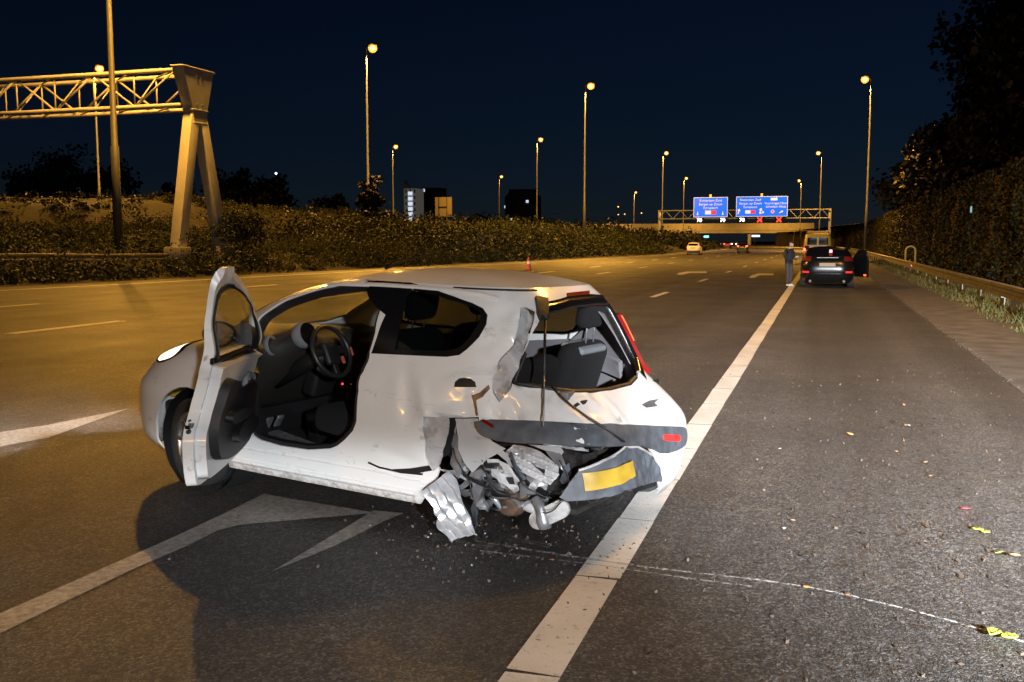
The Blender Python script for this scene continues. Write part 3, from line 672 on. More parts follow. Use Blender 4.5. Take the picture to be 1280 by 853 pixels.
ribbon(WRECK, 'panel_gap', [tuple(map(float, WRECK.side(x, z))) for x, z in ((-.425, .37), (-.50, .352), (-.65, .345), (-.80, .355))], .012, BLACKP, wreck, .004, .008)
panel(WRECK, 'panel_gap', [tuple(map(float, WRECK.side(x, z))) for x, z in ((-.58, .352), (-.72, .378), (-.84, .41), (-.86, .385), (-.75, .352))], BLACKP, wreck, off=.003, th=.006, d=.02)  # black wedge laid on for the shaded gap between quarter and sill
ribbon(WRECK, 'panel_gap', [tuple(map(float, WRECK.side(x, z))) for x, z in ((.66, .30), (.655, .6), (.66, .86))], .007, BLACKP, wreck, .002, .006)
# door opening: black seal, inner sill, brighter lip
panel(WRECK, 'door_seal', inset(door_op, -.004), BLACKP, wreck, holes=[inset(door_op, .022)], off=-.012, th=.05, d=.03)
ribbon(WRECK, 'sill_edge', [(a, b) for a, b in [tuple(map(float, WRECK.side(x, .235))) for x in np.linspace(.70, -.74, 30)]], .03, WHITE, wreck, .014, .016)
ribbon(WRECK, 'sill_crease', [(a, b) for a, b in [tuple(map(float, WRECK.side(x, .325 - .012*(x < -.6)))) for x in np.linspace(.66, -.78, 30)]], .012, WHITE, wreck, .006, .01)

# rear end
hp = np.array(hatch)
ribbon(WRECK, 'hatch_frame', [tuple(p) for p in inset(hatch, -.020)[0:9]], .062, GLOSSB, wreck, .010, .02)
ribbon(WRECK, 'hatch_seal', inset(hatch, .008)[9:19], .022, BLACKP, wreck, .0, .03)
panel(WRECK, 'brake_light', tr('brake_light'), RED, wreck, off=.008, th=.02, d=.03)
panel(WRECK, 'bumper_strip', rounded(tr('strip'), 1), GREYP, wreck, off=.014, th=.016, d=.028,
      disp=lambda P, N, V: N*(.010*fbm(P, 6, 4.4)*ss(P[:, 1], .1, .6))[:, None])
panel(WRECK, 'reflector', tr('reflector_right'), mat('self_glowing_reflector', (.65, .02, .02), .2, emit=(1, .06, .05), es=.5), wreck, off=.022, th=.01, d=.03)  # glow put into the red for light thrown back, no lamp inside
panel(WRECK, 'reflector', tr('reflector_left'), RED, wreck, off=.028, th=.012, d=.03)
# tail lamp on the right rear pillar, upper half lit
tlx = lambda z: WRECK.back(-.50 - .16*ss(1.2 - z, 0, .4), z)
def lamp_outline(z0, z1, s0, s1):
    L = []
    for z in np.linspace(z0, z1, 8): L.append((float(TWO - 2.52 + s0*(.5 + .5*math.sin(math.pi*(z - .80)/.40))), z))
    for z in np.linspace(z1, z0, 8): L.append((float(TWO - 2.52 + s1*(.5 + .5*math.sin(math.pi*(z - .80)/.40))), z))
    return L
tl = panel(WRECK, 'tail_light', lamp_outline(.83, 1.19, .035, .20), RED, wreck, off=.034, th=.04, d=.03)
panel(WRECK, 'lit_bulb_cover', lamp_outline(1.02, 1.175, .04, .19), RED_LIT, tl, off=.040, th=.008, d=.03)

T0 = Matrix.Translation
# torn left rear corner ------------------------------------------------------
def crumple(amp, freq, ang, warp=.5, seed=0., curl=0., fb=.4, ns=9.):
    ca, sa = math.cos(rad(ang)), math.sin(rad(ang))
    def f(P, N, V):
        n = fbm(P, ns, seed); u = V[:, 0]*ca + V[:, 1]*sa
        w = tri(freq*u + warp*n) - .5 + fb*n
        z = P[:, 2]; t = (z.max() - z)/(np.ptp(z) + 1e-6)
        return N*(amp*w + curl*t*t)[:, None]
    return f
def folds(amp, k, seed, scale=.12, curl=0., rough=.10):
    rg = np.random.default_rng(seed)
    def f(P, N, V):
        lo, hi = V.min(0), V.max(0); s = np.zeros(len(V))
        for i in range(k):
            a = rg.uniform(0, math.pi); c = lo + (hi - lo)*rg.random(2); s += rg.choice([-1, 1])*rg.uniform(.5, 1)*np.abs((V[:, 0] - c[0])*math.cos(a) + (V[:, 1] - c[1])*math.sin(a))
        s -= s.mean(); s /= np.abs(s).max() + 1e-6
        z = P[:, 2]; t = (z.max() - z)/(np.ptp(z) + 1e-6); n = fbm(P, 14, seed*.7)
        T_ = np.cross(N, np.array([0, 0, 1.])); jit = fbm(P, 9, seed*.3 + 5)
        return N*(amp*s + amp*rough*n + curl*t*t)[:, None] + T_*(amp*.25*jit)[:, None]
    return f
def frag(name, key, m, off, dsp, d=.012, th=.004, deg=30, lift=0):
    o = panel(WRECK, name, tr(key), m, wreck, off=off, th=th, d=d, disp=dsp); sharpen(o, deg); return o
frag('torn_quarter_panel', 'fragment_quarter', TORN, .0, folds(.045, 9, 3), deg=18)
frag('wheel_arch_liner', 'fragment_liner', GALV, -.03, folds(.03, 5, 4), deg=18)
frag('bent_inner_panel', 'fragment_plate', TORN, -.03, folds(.030, 5, 5, curl=.03, rough=.05), deg=14)
frag('buckled_rail', 'fragment_rails', TORN, -.05, crumple(.036, 26, 66, .10, 6.2, .0, .05, 3), deg=18)
frag('buckled_rail', 'fragment_upper', TORN, -.07, folds(.035, 5, 7), deg=18)
frag('bent_arm', 'fragment_arm', GALV, -.075, folds(.02, 4, 8), deg=18)
frag('crushed_wheel_housing', 'fragment_wheelhouse', GALV, -.06, folds(.11, 14, 9), deg=16)
frag('folded_sheet', 'fragment_fold', TORN, -.07, folds(.09, 9, 10), deg=16)
strip = frag('hanging_metal_strip', 'fragment_strip', SILVER, .03, lambda P, N, V: N*(.012*np.sin(TWO*24*(V[:, 0]*.78 + V[:, 1]*.63)) + .10*ss(.42 - P[:, 2], 0, .42) + .012*fbm(P, 5, 2.))[:, None] + np.array([0, 0, .02]), .012, .004, 60)
frag('crushed_rear_pillar', 'dpillar', TORN, -.02, folds(.05, 11, 12), .012, deg=16)
panel(WRECK, 'hinge_bracket', tr('bracket'), BLACKP, wreck, off=.02, th=.05, d=.03)
fl = panel(WRECK, 'fuel_filler_recess', tr('fuel'), GLOSSB, wreck, off=-.012, th=.004, d=.02, disp=shell_damage)
panel(WRECK, 'filler_flap_lip', tr('fuel_lip'), WHITE, wreck, off=.008, th=.006, d=.02, disp=shell_damage)
panel(WRECK, 'filler_shadow_cap', inset(tr('fuel'), -.002), BLACKP, wreck, off=.004, th=.004, d=.02, disp=shell_damage)
panel(WRECK, 'split_seam', tr('seam'), BROWN, wreck, off=.005, th=.004, d=.02, disp=shell_damage)
# smaller torn bits and loose wiring in the tear
for i, (a0, z0) in enumerate(SHARDS):
    rg = np.random.default_rng(40 + i); ln_, wd_ = rg.uniform(.05, .10), rg.uniform(.012, .026); ro = rg.uniform(-.2, 1.2) if i % 3 else rg.uniform(1.2, 2.2)
    loc_ = [(t*ln_, -wd_*rg.uniform(.4, 1.2)) for t in (-1, -.55, -.1, .3, .7, 1)] + [(t*ln_, wd_*rg.uniform(.3, 1.3)) for t in (1.1, .6, .2, -.3, -.7)]
    Lp = [(a0 + (x*math.cos(ro) - y*math.sin(ro))/TS, z0 - x*math.sin(ro) - y*math.cos(ro)) for x, y in loc_]
    o = panel(WRECK, 'torn_shard', Lp, (GALV, BLACKP, TORN, GREYP, BLACKP, GALV)[i % 6], wreck, off=-.02 - .05*rg.random(), th=.003, d=.012, disp=folds(rg.uniform(.025, .055), 4, 60 + i)); sharpen(o, 16)
for i, w_ in enumerate(WIRES):
    P_ = [WRECK.pt(*k) + WRECK.nrm(*k)*(.0 + .02*(j % 2)) + np.array([0, 0, -.01*j]) for j, k in enumerate(w_)]
    Q_ = []
    for j in range(len(P_) - 1):
        for t in np.linspace(0, 1, 5)[:-1]: Q_.append(P_[j]*(1 - t) + P_[j + 1]*t + np.array([0, .01*math.sin(7*t + i), -.018*math.sin(math.pi*t)]))
    MB().tube(Q_ + [P_[-1]], .0035 + .001*(i % 2), 6).build('loose_cable', BLACKP, wreck, True)
# dark wheel housing and boot floor behind the tear
back_p = [tuple(p) for p in inset(tear, -.03)]
panel(WRECK, 'wheel_housing', [(a, max(z, .22)) for a, z in back_p], mat('underbody_black', (.012, .010, .009), .9, noise_amt=.5), wreck, off=-.19, th=.01, d=.05, disp=crumple(.05, 6, 30, .6, 3.))
MB().box(-1.62, 1.2, -.70, .58, .20, .235).build('floor_pan', mat('underbody_black', (.012, .010, .009), .9), wreck, bevel=.01)
hd = panel(WRECK, 'plate_holder', tr('plate_holder'), GREYP, wreck, off=.010, th=.02, d=.025, disp=lambda P, N, V: N*(.10*ss(.50 - P[:, 2], 0, .3)*ss(P[:, 1], -.05, .5) + .02*fbm(P, 8, 2.))[:, None])
ribbon(WRECK, 'broken_edge', tr('plate_holder')[2:7], .012, TORN, wreck, .018, .012)
panel(WRECK, 'number_plate', inset(tr('plate'), .008), YELLOW, wreck, off=.034, th=.006, d=.03, disp=lambda P, N, V: N*(.10*ss(.50 - P[:, 2], 0, .3) + .010*fbm(P, 7, 5.))[:, None])
# exhaust and tow bracket that dangle under the plate
def onsurf(k, off): return WRECK.pt(*k) + WRECK.nrm(*k)*off
MB().tube([(-1.30, .66, .245), (-1.32, .66, .245), (-1.35, .665, .242), (-1.42, .675, .235), (-1.45, .68, .233), (-1.46, .68, .232)], [.012, .028, .036, .036, .030, .01], 14).build('exhaust_stub', TORN, wreck, True)
mt = MB(); mt.tube([(-1.43, .70, .30), (-1.47, .70, .24), (-1.49, .70, .175), (-1.50, .70, .14)], [.030, .034, .04, .032], 12); mt.build('shock_mount', GALV, wreck, True)
M = Matrix.Translation((-1.52, .70, .22)) @ Matrix.Rotation(rad(90), 4, 'X') @ Matrix.Rotation(rad(-32), 4, 'Z')
MB().prism([(.055*math.cos(t) + (.075 if math.cos(t) > 0 else -.075), .05*math.sin(t)) for t in np.linspace(0, TWO, 25)[:-1]], -.014, .014, M).build('tow_bracket', TORN, wreck, bevel=.006)
for dx in (-.055, .005, .06):
    MB().lathe([(.0, .0), (.013, .0), (.013, .006), (.009, .006), (0, .006)], 12, M @ Matrix.Translation((dx, .01, .0145))).build('bolt', GALV, wreck, True)
for a, b, r in (((-1.15, .70, .33), (-1.45, .58, .26), .022), ((-1.20, .62, .26), (-1.50, .35, .28), .026), ((-1.05, .66, .40), (-1.24, .70, .20), .018)):
    MB().tube([a, ((a[0]+b[0])/2, (a[1]+b[1])/2 + .02, (a[2]+b[2])/2 - .015), b], r, 10).build('bent_rod', GALV, wreck, True)
# coil spring and brake drum laid bare in the wheel housing
MB().tube([(-1.13 + .045*math.cos(t) - .012*t/6.28, .66 + .045*math.sin(t), .40 - .0062*t) for t in np.linspace(0, 6.28*5.5, 80)], .0085, 6).build('coil_spring', BLACKP, wreck, True)
DM = T0((-1.27, .70, .27)) @ Matrix.Rotation(rad(-78), 4, 'X') @ Matrix.Rotation(rad(12), 4, 'Y')
MB().lathe([(0, .02), (.03, .02), (.035, .012), (.085, .010), (.095, 0), (.098, -.05)], 26, DM).build('brake_drum', mat('rusty_iron', (.09, .055, .035), .8, .2, noise_amt=.5, noise_scale=20), wreck, True)
for k in range(4): MB().lathe([(0, .03), (.008, .03), (.008, .01)], 8, DM @ T0((.05*math.cos(k*1.57), .05*math.sin(k*1.57), 0))).build('wheel_stud', GALV, wreck)
# gas strut and loose cable
s1 = Vector((-1.315, .43, 1.235)); s2 = Vector(tuple(onsurf(WRECK_HIT['strut_foot'], .035)))
st = MB().tube([s1, s1.lerp(s2, .55)], .0085, 8).build('gas_strut', BLACKP, wreck, True)
MB().tube([s1.lerp(s2, .5), s2], .0048, 8).build('strut_rod', GALV, st, True)
MB().lathe([(0, -.02), (.018, -.016), (.022, 0), (.018, .016), (0, .02)], 10, Matrix.Translation(s1)).build('strut_joint', BLACKP, st, True)
cp = [onsurf(k, o) for k, o in zip(WRECK_HIT['cable'], (.0, .03, .025, .022, .03, .05))]
MB().tube(cp, .005, 6).build('loose_cable', BLACKP, wreck, True)
MB().tube([p + np.array([.012, -.012, .006]) for p in cp[:-1]], .0035, 6).build('loose_cable', BLACKP, wreck, True)
panel(WRECK, 'scuff', tr('scuff'), GREYP, wreck, off=.003, th=.003, d=.02, disp=shell_damage)
panel(WRECK, 'torn_hole', tr('nick'), BLACKP, wreck, off=.003, th=.003, d=.02, disp=shell_damage)
# glass crumbs and latch on the boot edge
lt = onsurf(WRECK_HIT['latch'], -.04); MB().box(-.05, .05, -.06, .06, -.02, .03, Matrix.Translation(tuple(lt))).build('boot_latch', GALV, wreck, bevel=.01)

# wheels ---------------------------------------------------------------------
def make_wheel(loc, steer=0, side=1):
    M = Matrix.Translation(loc) @ Matrix.Rotation(rad(steer), 4, 'Z') @ Matrix.Rotation(rad(-90*side), 4, 'X')
    w = MB().lathe([(.19, -.07), (.205, -.085), (.25, -.090), (.277, -.075), (.285, -.05), (.287, 0), (.285, .05), (.277, .075), (.25, .090), (.205, .085), (.19, .07)], 40, M).build('tyre', RUBBER, None, True)
    root = w; root.parent = wreck; root.name = 'wheel'
    MB().lathe([(.19, -.07), (.185, -.02), (.176, .03), (.182, .062), (.196, .078), (.200, .070), (.19, .055)], 40, M).build('rim', RIM, root, True)
    sp = MB()
    for k in range(9):
        t = TWO*k/9; R = Matrix.Rotation(t, 4, 'Z')
        sp.add([M @ (R @ Vector(p)) for p in ((.03, -.016, .045), (.03, .016, .045), (.185, .020, .058), (.185, -.020, .058), (.03, -.012, .070), (.03, .012, .070), (.185, .008, .072), (.185, -.008, .072))],
               [(0, 1, 2, 3), (4, 7, 6, 5), (0, 4, 5, 1), (1, 5, 6, 2), (2, 6, 7, 3), (3, 7, 4, 0)])
    sp.build('spokes', RIM, root)
    MB().lathe([(0, .078), (.03, .076), (.045, .066), (.05, .04)], 20, M).build('hub_cap', RIM, root, True)
    MB().lathe([(0, -.03), (.12, -.03), (.12, -.015), (0, -.015)], 24, M).build('brake_disc', GALV, root)
    return root
make_wheel((AXF, .725, .288), -17, 1); make_wheel((AXF, -.725, .288), -17, -1); make_wheel((AXR, -.735, .288), 0, -1)
for s in (1, -1):
    MB().lathe([(.352, -.26), (.352, .0)], 28, Matrix.Translation((AXF + .03, s*.70, .29)) @ Matrix.Rotation(rad(-90*s), 4, 'X')).build('wheel_arch_liner', BLACKP, wreck)
    MB().lathe([(.0, -.26), (.352, -.26)], 28, Matrix.Translation((AXF + .03, s*.70, .29)) @ Matrix.Rotation(rad(-90*s), 4, 'X')).build('wheel_arch_liner', BLACKP, wreck)

# headlights -----------------------------------------------------------------
hl = rounded(tr('headlight'), 1)
LENS = mat('lit_headlight_lens', (.9, .9, .9), .08, emit=(1, .90, .74), es=1.5)
h1 = panel(WRECK, 'headlight', hl, LENS, wreck, off=.006, th=.02, d=.04)
ribbon(WRECK, 'lens_rim', [tuple(p) for p in hl], .014, GLOSSB, h1, .008, .01, True)
panel(WRECK, 'headlight', mirror([tuple(p) for p in hl]), LENS, wreck, off=.006, th=.02, d=.05)
hb = wreck.matrix_basis
wreck_m = Matrix.Translation((-2.665, 5.88, 0)) @ Matrix.Rotation(rad(167.7), 4, 'Z')
for s in (.56, -.56):
    p = wreck_m @ Vector((1.95, s, .70)); dvec = wreck_m.to_3x3() @ Vector((1, .05, -.085))
    spot('wreck_headlamp_light', p, dvec, 800, 55, .7, (1, .93, .84), .08)
MB().box(1.66, 1.86, -.30, .30, .30, .42).build('grille', BLACKP, wreck, bevel=.03)
MB().box(1.80, 1.895, -.26, .26, .44, .55).build('front_number_plate', YELLOW, wreck, bevel=.004)

# open driver door -----------------------------------------------------------
HX, HY, PHI = .615, .80, rad(-58)
def swing(A):
    A = np.array(A, float).copy()
    up = A[:, 2] > .95; A[:, 1] += np.where(up, (.80 - A[:, 1])*.45*ss(A[:, 2], .95, 1.15), 0); A[up, 2] = .95 + (A[up, 2] - .95)*1.12
    x, y = A[:, 0] - HX, A[:, 1] - HY; c, s = math.cos(PHI), math.sin(PHI)
    A[:, 0] = HX + c*x - s*y; A[:, 1] = HY + s*x + c*y
    lift = np.clip(-x, 0, 2); A[:, 2] += .018*lift
    return A
raw = inset(door_op, -.010); n_top = next(i for i in range(3, len(raw)) if raw[i][1] < .62); tail_ = [p for p in raw[n_top:] if p[1] > .62]
tail_ = [p for p in tail_ if p[0] < 1.5]
low_ = [tuple(map(float, WRECK.side(x, z))) for x, z in ((-.425, .58), (-.43, .44), (-.425, .335), (-.40, .302), (-.2, .298), (.2, .302), (.48, .320), (.575, .36), (.598, .45), (.602, .58))]
door_out = [tuple(p) for p in rounded(raw[:n_top] + low_ + tail_, 1)]
dwin = [(a, max(z, .985)) for a, z in rounded(inset(door_op, .040), 1)]
dwin = [dwin[i] for i in range(len(dwin)) if i == 0 or abs(dwin[i][0]-dwin[i-1][0]) + abs(dwin[i][1]-dwin[i-1][1]) > .004]
door = panel(WRECK, 'door', door_out, WHITE, wreck, holes=[dwin], off=.0, th=.055, d=.035, move=swing)
lower = [(a, min(z, .955)) for a, z in inset(door_out, .03)]
lower = [lower[i] for i in range(len(lower)) if i == 0 or abs(lower[i][0]-lower[i-1][0]) + abs(lower[i][1]-lower[i-1][1]) > .004]
panel(WRECK, 'inner_door_skin', lower, WHITE, door, off=-.05, th=.06, d=.04, move=swing)
def dpt(x, z, off=0):
    a, zz = WRECK.side(x, z); p = WRECK.pt(a, zz) + WRECK.nrm(a, zz)*off
    return swing(p[None])[0]
def door_poly(pts): return [tuple(map(float, WRECK.side(x, z))) for x, z in pts]
trim = panel(WRECK, 'door_trim', rounded(door_poly([(.52, .42), (.52, .74), (.42, .80), (.20, .82), (.02, .80), (-.02, .86), (-.26, .90), (-.32, .80), (-.35, .55), (-.30, .40), (.1, .37)]), 2), BLACKP, door, off=-.112, th=.05, d=.04, move=swing)
panel(WRECK, 'armrest', rounded(door_poly([(.30, .60), (.30, .66), (-.20, .72), (-.24, .64), (-.1, .60)]), 2), BLACKP, trim, off=-.155, th=.05, d=.04, move=swing)
panel(WRECK, 'map_pocket', rounded(door_poly([(.46, .46), (.46, .56), (.1, .58), (-.06, .52), (-.05, .45)]), 2), BLACKP, trim, off=-.15, th=.05, d=.04, move=swing)
ribbon(WRECK, 'pull_handle', rounded(door_poly([(.34, .70), (.36, .84), (.22, .88), (.10, .84), (.14, .72)]), 2)[2:16], .035, FABRIC_L, door, -.14, .02, move=swing)
ribbon(WRECK, 'window_frame_seal', dwin, .03, BLACKP, door, -.056, .012, True, move=swing)
ribbon(WRECK, 'belt_seal', door_poly([(.50, .975), (.2, .975), (-.2, .97), (-.34, .965)]), .035, BLACKP, door, -.052, .03, move=swing)
panel(WRECK, 'door_window', inset(dwin, -.01), GLASS, door, off=-.022, th=.004, d=.09, move=swing)
panel(WRECK, 'mirror_triangle', door_poly([(.58, .97), (.40, .97), (.42, 1.10), (.50, 1.09)]), BLACKP, door, off=.012, th=.08, d=.04, move=swing)
# latch and bolts on the closing edge
for zz, rr in ((.60, .012), (.66, .006), (.55, .006), (.46, .006)):
    p = dpt(-.405, zz, -.028); q = dpt(-.425, zz, -.028)
    MB().tube([p, q], rr, 8).build('latch' if rr > .01 else 'bolt', BLACKP, door)
p = dpt(-.41, .63, -.03); MB().box(-.035, .035, -.012, .012, -.01, .01, Matrix.Translation(tuple(p)) @ Matrix.Rotation(rad(167 - 62 - 167), 4, 'Z')).build('latch_slot', GLOSSB, door)
# door mirror on the outer face
mb_c = dpt(.42, 1.0, .0); outn = dpt(.42, 1.0, .30) - mb_c; outn[2] = 0; outn /= np.linalg.norm(outn)
mc = Vector(tuple(mb_c + outn*.13 + np.array([0, 0, .03]))); along = Vector(tuple(dpt(.0, 1.0) - dpt(.4, 1.0))).normalized(); up = Vector((0, 0, 1)); sidev = along.cross(up).normalized()
MM = Matrix((sidev, up, along)).transposed().to_4x4(); MM.translation = mc
v = MB()
prof = [(0.0, -.10), (.45, -.095), (.78, -.07), (.95, -.03), (1.0, .01), (.97, .035), (.88, .035)]
v.lathe([(r, h) for r, h in prof], 28, MM @ Matrix.Diagonal((.098, .076, 1, 1)))
mir = v.build('door_mirror', GLOSSB, door, True)
MB().lathe([(0, .030), (.88, .030)], 28, MM @ Matrix.Diagonal((.098, .076, 1, 1))).build('mirror_glass', mat('mirror_glass', (.35, .35, .36), .06, 1.0), mir)
MB().tube([mb_c, mb_c*.5 + np.array(mc)*.5, mc], [.03, .026, .03], 8).build('mirror_arm', GLOSSB, mir, True)

# cabin ----------------------------------------------------------------------
def rbox(name, sx, sy, sz, M, m, parent, bev=.04, seg=3):
    return MB().box(-sx/2, sx/2, -sy/2, sy/2, -sz/2, sz/2, M).build(name, m, parent, bevel=bev, seg=seg)
T = Matrix.Translation; RY = lambda a: Matrix.Rotation(rad(a), 4, 'Y')
prof = [(1.20, .975), (1.00, 1.0), (.80, .995), (.68, .985), (.60, .955), (.565, .90), (.60, .83), (.66, .74), (.74, .62), (.82, .52), (.95, .45), (1.20, .45)]
ys = np.linspace(-.64, .64, 25); V = []; F = []
for y in ys:
    bulge = .05*math.exp(-((y - .33)/.20)**2) + .012*math.cos(6*y)
    for i, (x, z) in enumerate(prof):
        w = 1 if 1 <= i <= 6 else 0
        zz = z + (bulge if w else 0); r_ = [float(k) for k in WRECK.row(max(zz, .99) if zz > .9 else zz)]
        lim = (r_[0] + r_[1])/2 + (r_[0] - r_[1])/2*(1 - min(.99, abs(y)/r_[2])**r_[3])**(1/r_[3]) - .06
        V.append((min(x - (.07*math.exp(-((y - .33)/.22)**4) if 3 <= i <= 7 else 0), lim), y, zz))
np_ = len(prof)
for k in range(len(ys) - 1):
    for i in range(np_ - 1): F.append((k*np_ + i, k*np_ + i + 1, (k + 1)*np_ + i + 1, (k + 1)*np_ + i))
F += [tuple(range(np_))[::-1], tuple((len(ys) - 1)*np_ + i for i in range(np_))]
dash = obj('dashboard', V, F, DASH, wreck, True); sharpen(dash, 60)
VM = T((.575, .555, .935)) @ RY(-78) @ Matrix.Rotation(rad(14), 4, 'X')
MB().lathe([(.047, -.03), (.064, -.012), (.066, .008), (.058, .014), (.050, .008), (.049, -.03)], 28, VM).build('air_vent_ring', FABRIC_L, dash, True)
MB().lathe([(0, -.004), (.05, -.004)], 24, VM).build('air_vent', GLOSSB, dash)
for k in range(4): rbox('vent_slat', .09, .004, .012, VM @ T((0, -.03 + .02*k, .0)), BLACKP, dash, .001, 1)
rbox('sticker', .004, .05, .09, T((.645, .635, .84)) @ RY(-12), mat('paper_sticker', (.55, .58, .62), .7), dash, .001, 1)
# steering wheel, column and stalks
SW = T((.27, .33, .905)) @ RY(-66)
sw = MB(); R0, r0 = .168, .0165; V = []; F = []
for i in range(48):
    t = TWO*i/48
    for k in range(12):
        a = TWO*k/12; V.append(SW @ Vector(((R0 + r0*math.cos(a))*math.cos(t), (R0 + r0*math.cos(a))*math.sin(t), r0*math.sin(a))))
for i in range(48):
    for k in range(12): F.append((i*12 + k, ((i + 1) % 48)*12 + k, ((i + 1) % 48)*12 + (k + 1) % 12, i*12 + (k + 1) % 12))
swo = obj('steering_wheel', V, F, mat('wheel_leather', (.02, .02, .021), .38), wreck, True)
rbox('wheel_hub', .16, .13, .05, SW @ T((-.01, 0, -.01)), BLACKP, swo, .022)
for ang in (0, 180, 90): rbox('wheel_spoke', .10, .045, .022, SW @ Matrix.Rotation(rad(ang + 90), 4, 'Z') @ T((.11, 0, -.008)), BLACKP, swo, .008)
rbox('warning_tag', .05, .03, .004, SW @ T((-.07, -.06, .02)), mat('red_tag', (.55, .10, .07), .6), swo, .002, 1)
rbox('warning_tag', .06, .02, .012, SW @ T((-.02, -.175, .012)), mat('red_tag', (.55, .10, .07), .6), swo, .003, 1)
MB().tube([SW @ Vector((0, 0, -.02)), SW @ Vector((.0, 0, -.2)), Vector((.75, .33, .66))], [.05, .055, .05], 12).build('steering_column', BLACKP, swo, True)
ip = MB().lathe([(.07, -.02), (.085, .0), (.085, .05), (.072, .058), (0, .05)], 28, T((.50, .36, .985)) @ RY(-70)); ip.build('speedometer_pod', FABRIC_L, dash, True)
MB().lathe([(0, .057), (.076, .057)], 28, T((.498, .35, .986)) @ RY(-70)).build('speedometer_face', GLOSSB, dash)
# console, pedals, floor mats, lever
rbox('centre_console', .62, .20, .24, T((.38, .0, .36)) @ RY(8), BLACKP, wreck, .03)
rbox('console_trim', .36, .008, .012, T((.22, .105, .47)) @ RY(18), FABRIC_L, wreck, .002, 1)
rbox('centre_stack', .12, .22, .36, T((.63, .0, .72)) @ RY(-14), BLACKP, wreck, .03)
MB().tube([(.42, 0, .46), (.40, 0, .60)], .012, 8).build('gear_lever', BLACKP, wreck, True)
MB().lathe([(0, -.03), (.022, -.02), (.028, .0), (.02, .025), (0, .03)], 14, T((.398, 0, .62))).build('gear_knob', GLOSSB, wreck, True)
for y in (.24, .34, .44): rbox('pedal', .02, .06, .09, T((.80, y, .38)) @ RY(-30), GALV, wreck, .008)
rbox('floor_mat', .50, .42, .012, T((.62, .38, .255)) @ RY(-9), mat('grey_floor_mat', (.16, .16, .17), .95, noise_amt=.4, bump=.5), wreck, .004, 1)
rbox('red_switch', .012, .012, .012, T((.36, .11, .66)), mat('red_light', (.5, .01, .01), .4, emit=(1, .03, .03), es=4), wreck, .003, 1)
rbox('door_sill_plate', 1.0, .10, .02, T((.10, .735, .375)), BLACKP, wreck, .006, 1)
rbox('firewall', .03, 1.36, .55, T((.98, 0, .52)), BLACKP, wreck, .01, 1)
def seat(x, y, rec, head=True, pale=False):
    s = empty('seat'); s.parent = wreck
    rbox('seat_cushion', .50, .47, .17, T((x + .25, y, .50)) @ RY(-6), FABRIC, s, .06)
    rbox('backrest', .15, .46, .62, T((x - .06, y, .80)) @ RY(-rec), FABRIC, s, .065)
    c = Vector((x - .06, y, .80)) + Vector((-math.sin(rad(rec)), 0, math.cos(rad(rec))))*.30
    for q in (-.06, .06): MB().tube([c + Vector((0, q, 0)), c + Vector((-.02, q, .13))], .006, 6).build('headrest_post', GALV, s, True)
    rbox('headrest', .09, .26, .17, T(c + Vector((-.03, 0, .15))) @ RY(-rec), FABRIC, s, .04)
    return s
seat(-.30, .37, 12); seat(-.26, -.37, 18)
# rear bench: two backs, pale shoulder band, tall headrest on its posts
rbox('rear_bench', .46, 1.10, .18, T((-.82, -.02, .48)), FABRIC, wreck, .05)
rbox('rear_backrest', .14, .50, .50, T((-1.10, .24, .74)) @ RY(-16), FABRIC, wreck, .07)
rbox('rear_backrest', .15, .52, .56, T((-1.13, -.34, .76)) @ RY(-16), FABRIC, wreck, .10, 4)
rbox('shoulder_band', .165, .36, .045, T((-1.195, -.33, 1.00)) @ RY(-16), FABRIC_L, wreck, .034, 4)
for q in (-.31, -.42): MB().tube([(-1.215, q, 1.02), (-1.225, q, 1.19)], .006, 6).build('headrest_post', GALV, wreck, True)
rbox('rear_headrest', .10, .27, .17, T((-1.235, -.33, 1.205)) @ RY(-12), FABRIC, wreck, .045)
rbox('boot_floor', .38, 1.16, .03, T((-1.42, -.02, .60)), BLACKP, wreck, .01)
rbox('boot_wall', .02, 1.10, .22, T((-1.60, -.02, .70)), BLACKP, wreck, .006)
# right side lining seen through the openings
lin = [tuple(map(float, WRECK.side(x, z, -1))) for x, z in ((-1.47, .62), (-1.50, .86), (-1.30, 1.30), (-1.05, 1.30), (-1.10, 1.15), (-.95, 1.02), (-.6, .98), (.2, .98), (.6, .98), (.6, .42), (-1.0, .42), (-1.10, .60))]
panel(WRECK, 'side_lining', [(a + TWO, z) for a, z in lin], LINER, wreck, off=-.05, th=.006, d=.08)
lin2 = [tuple(map(float, WRECK.side(x, z, -1))) for x, z in ((-1.10, .86), (-1.36, .83), (-1.40, .93), (-1.12, .96))]
panel(WRECK, 'parcel_shelf_ledge', [(a + TWO, z) for a, z in lin2], LINER, wreck, off=-.07, th=.03, d=.05)
left_lin = [tuple(map(float, WRECK.side(x, z, 1))) for x, z in ((-1.10, .62), (-1.18, .95), (-1.0, .96), (-.45, .96), (-.45, .45), (-.9, .45))]
panel(WRECK, 'side_lining', left_lin, BLACKP, wreck, off=-.06, th=.006, d=.08)
MB().add([tuple(cx + (p - cx)*.97 + np.array([0, 0, -.02])) for p in top], [tuple(range(96))[::-1]]).build('headlining', LINER, wreck)
rbox('rear_view_mirror', .03, .22, .06, T((.56, -.02, 1.275)) @ RY(10), BLACKP, wreck, .015)
rbox('rear_view_mirror_glass', .004, .20, .048, T((.543, -.02, 1.272)) @ RY(10), mat('mirror_glass', (.7, .7, .7), .06, 1.0), wreck, .002, 1)
rbox('parcel_box', .10, .14, .03, T((-1.52, .34, .80)), GALV, wreck, .01)

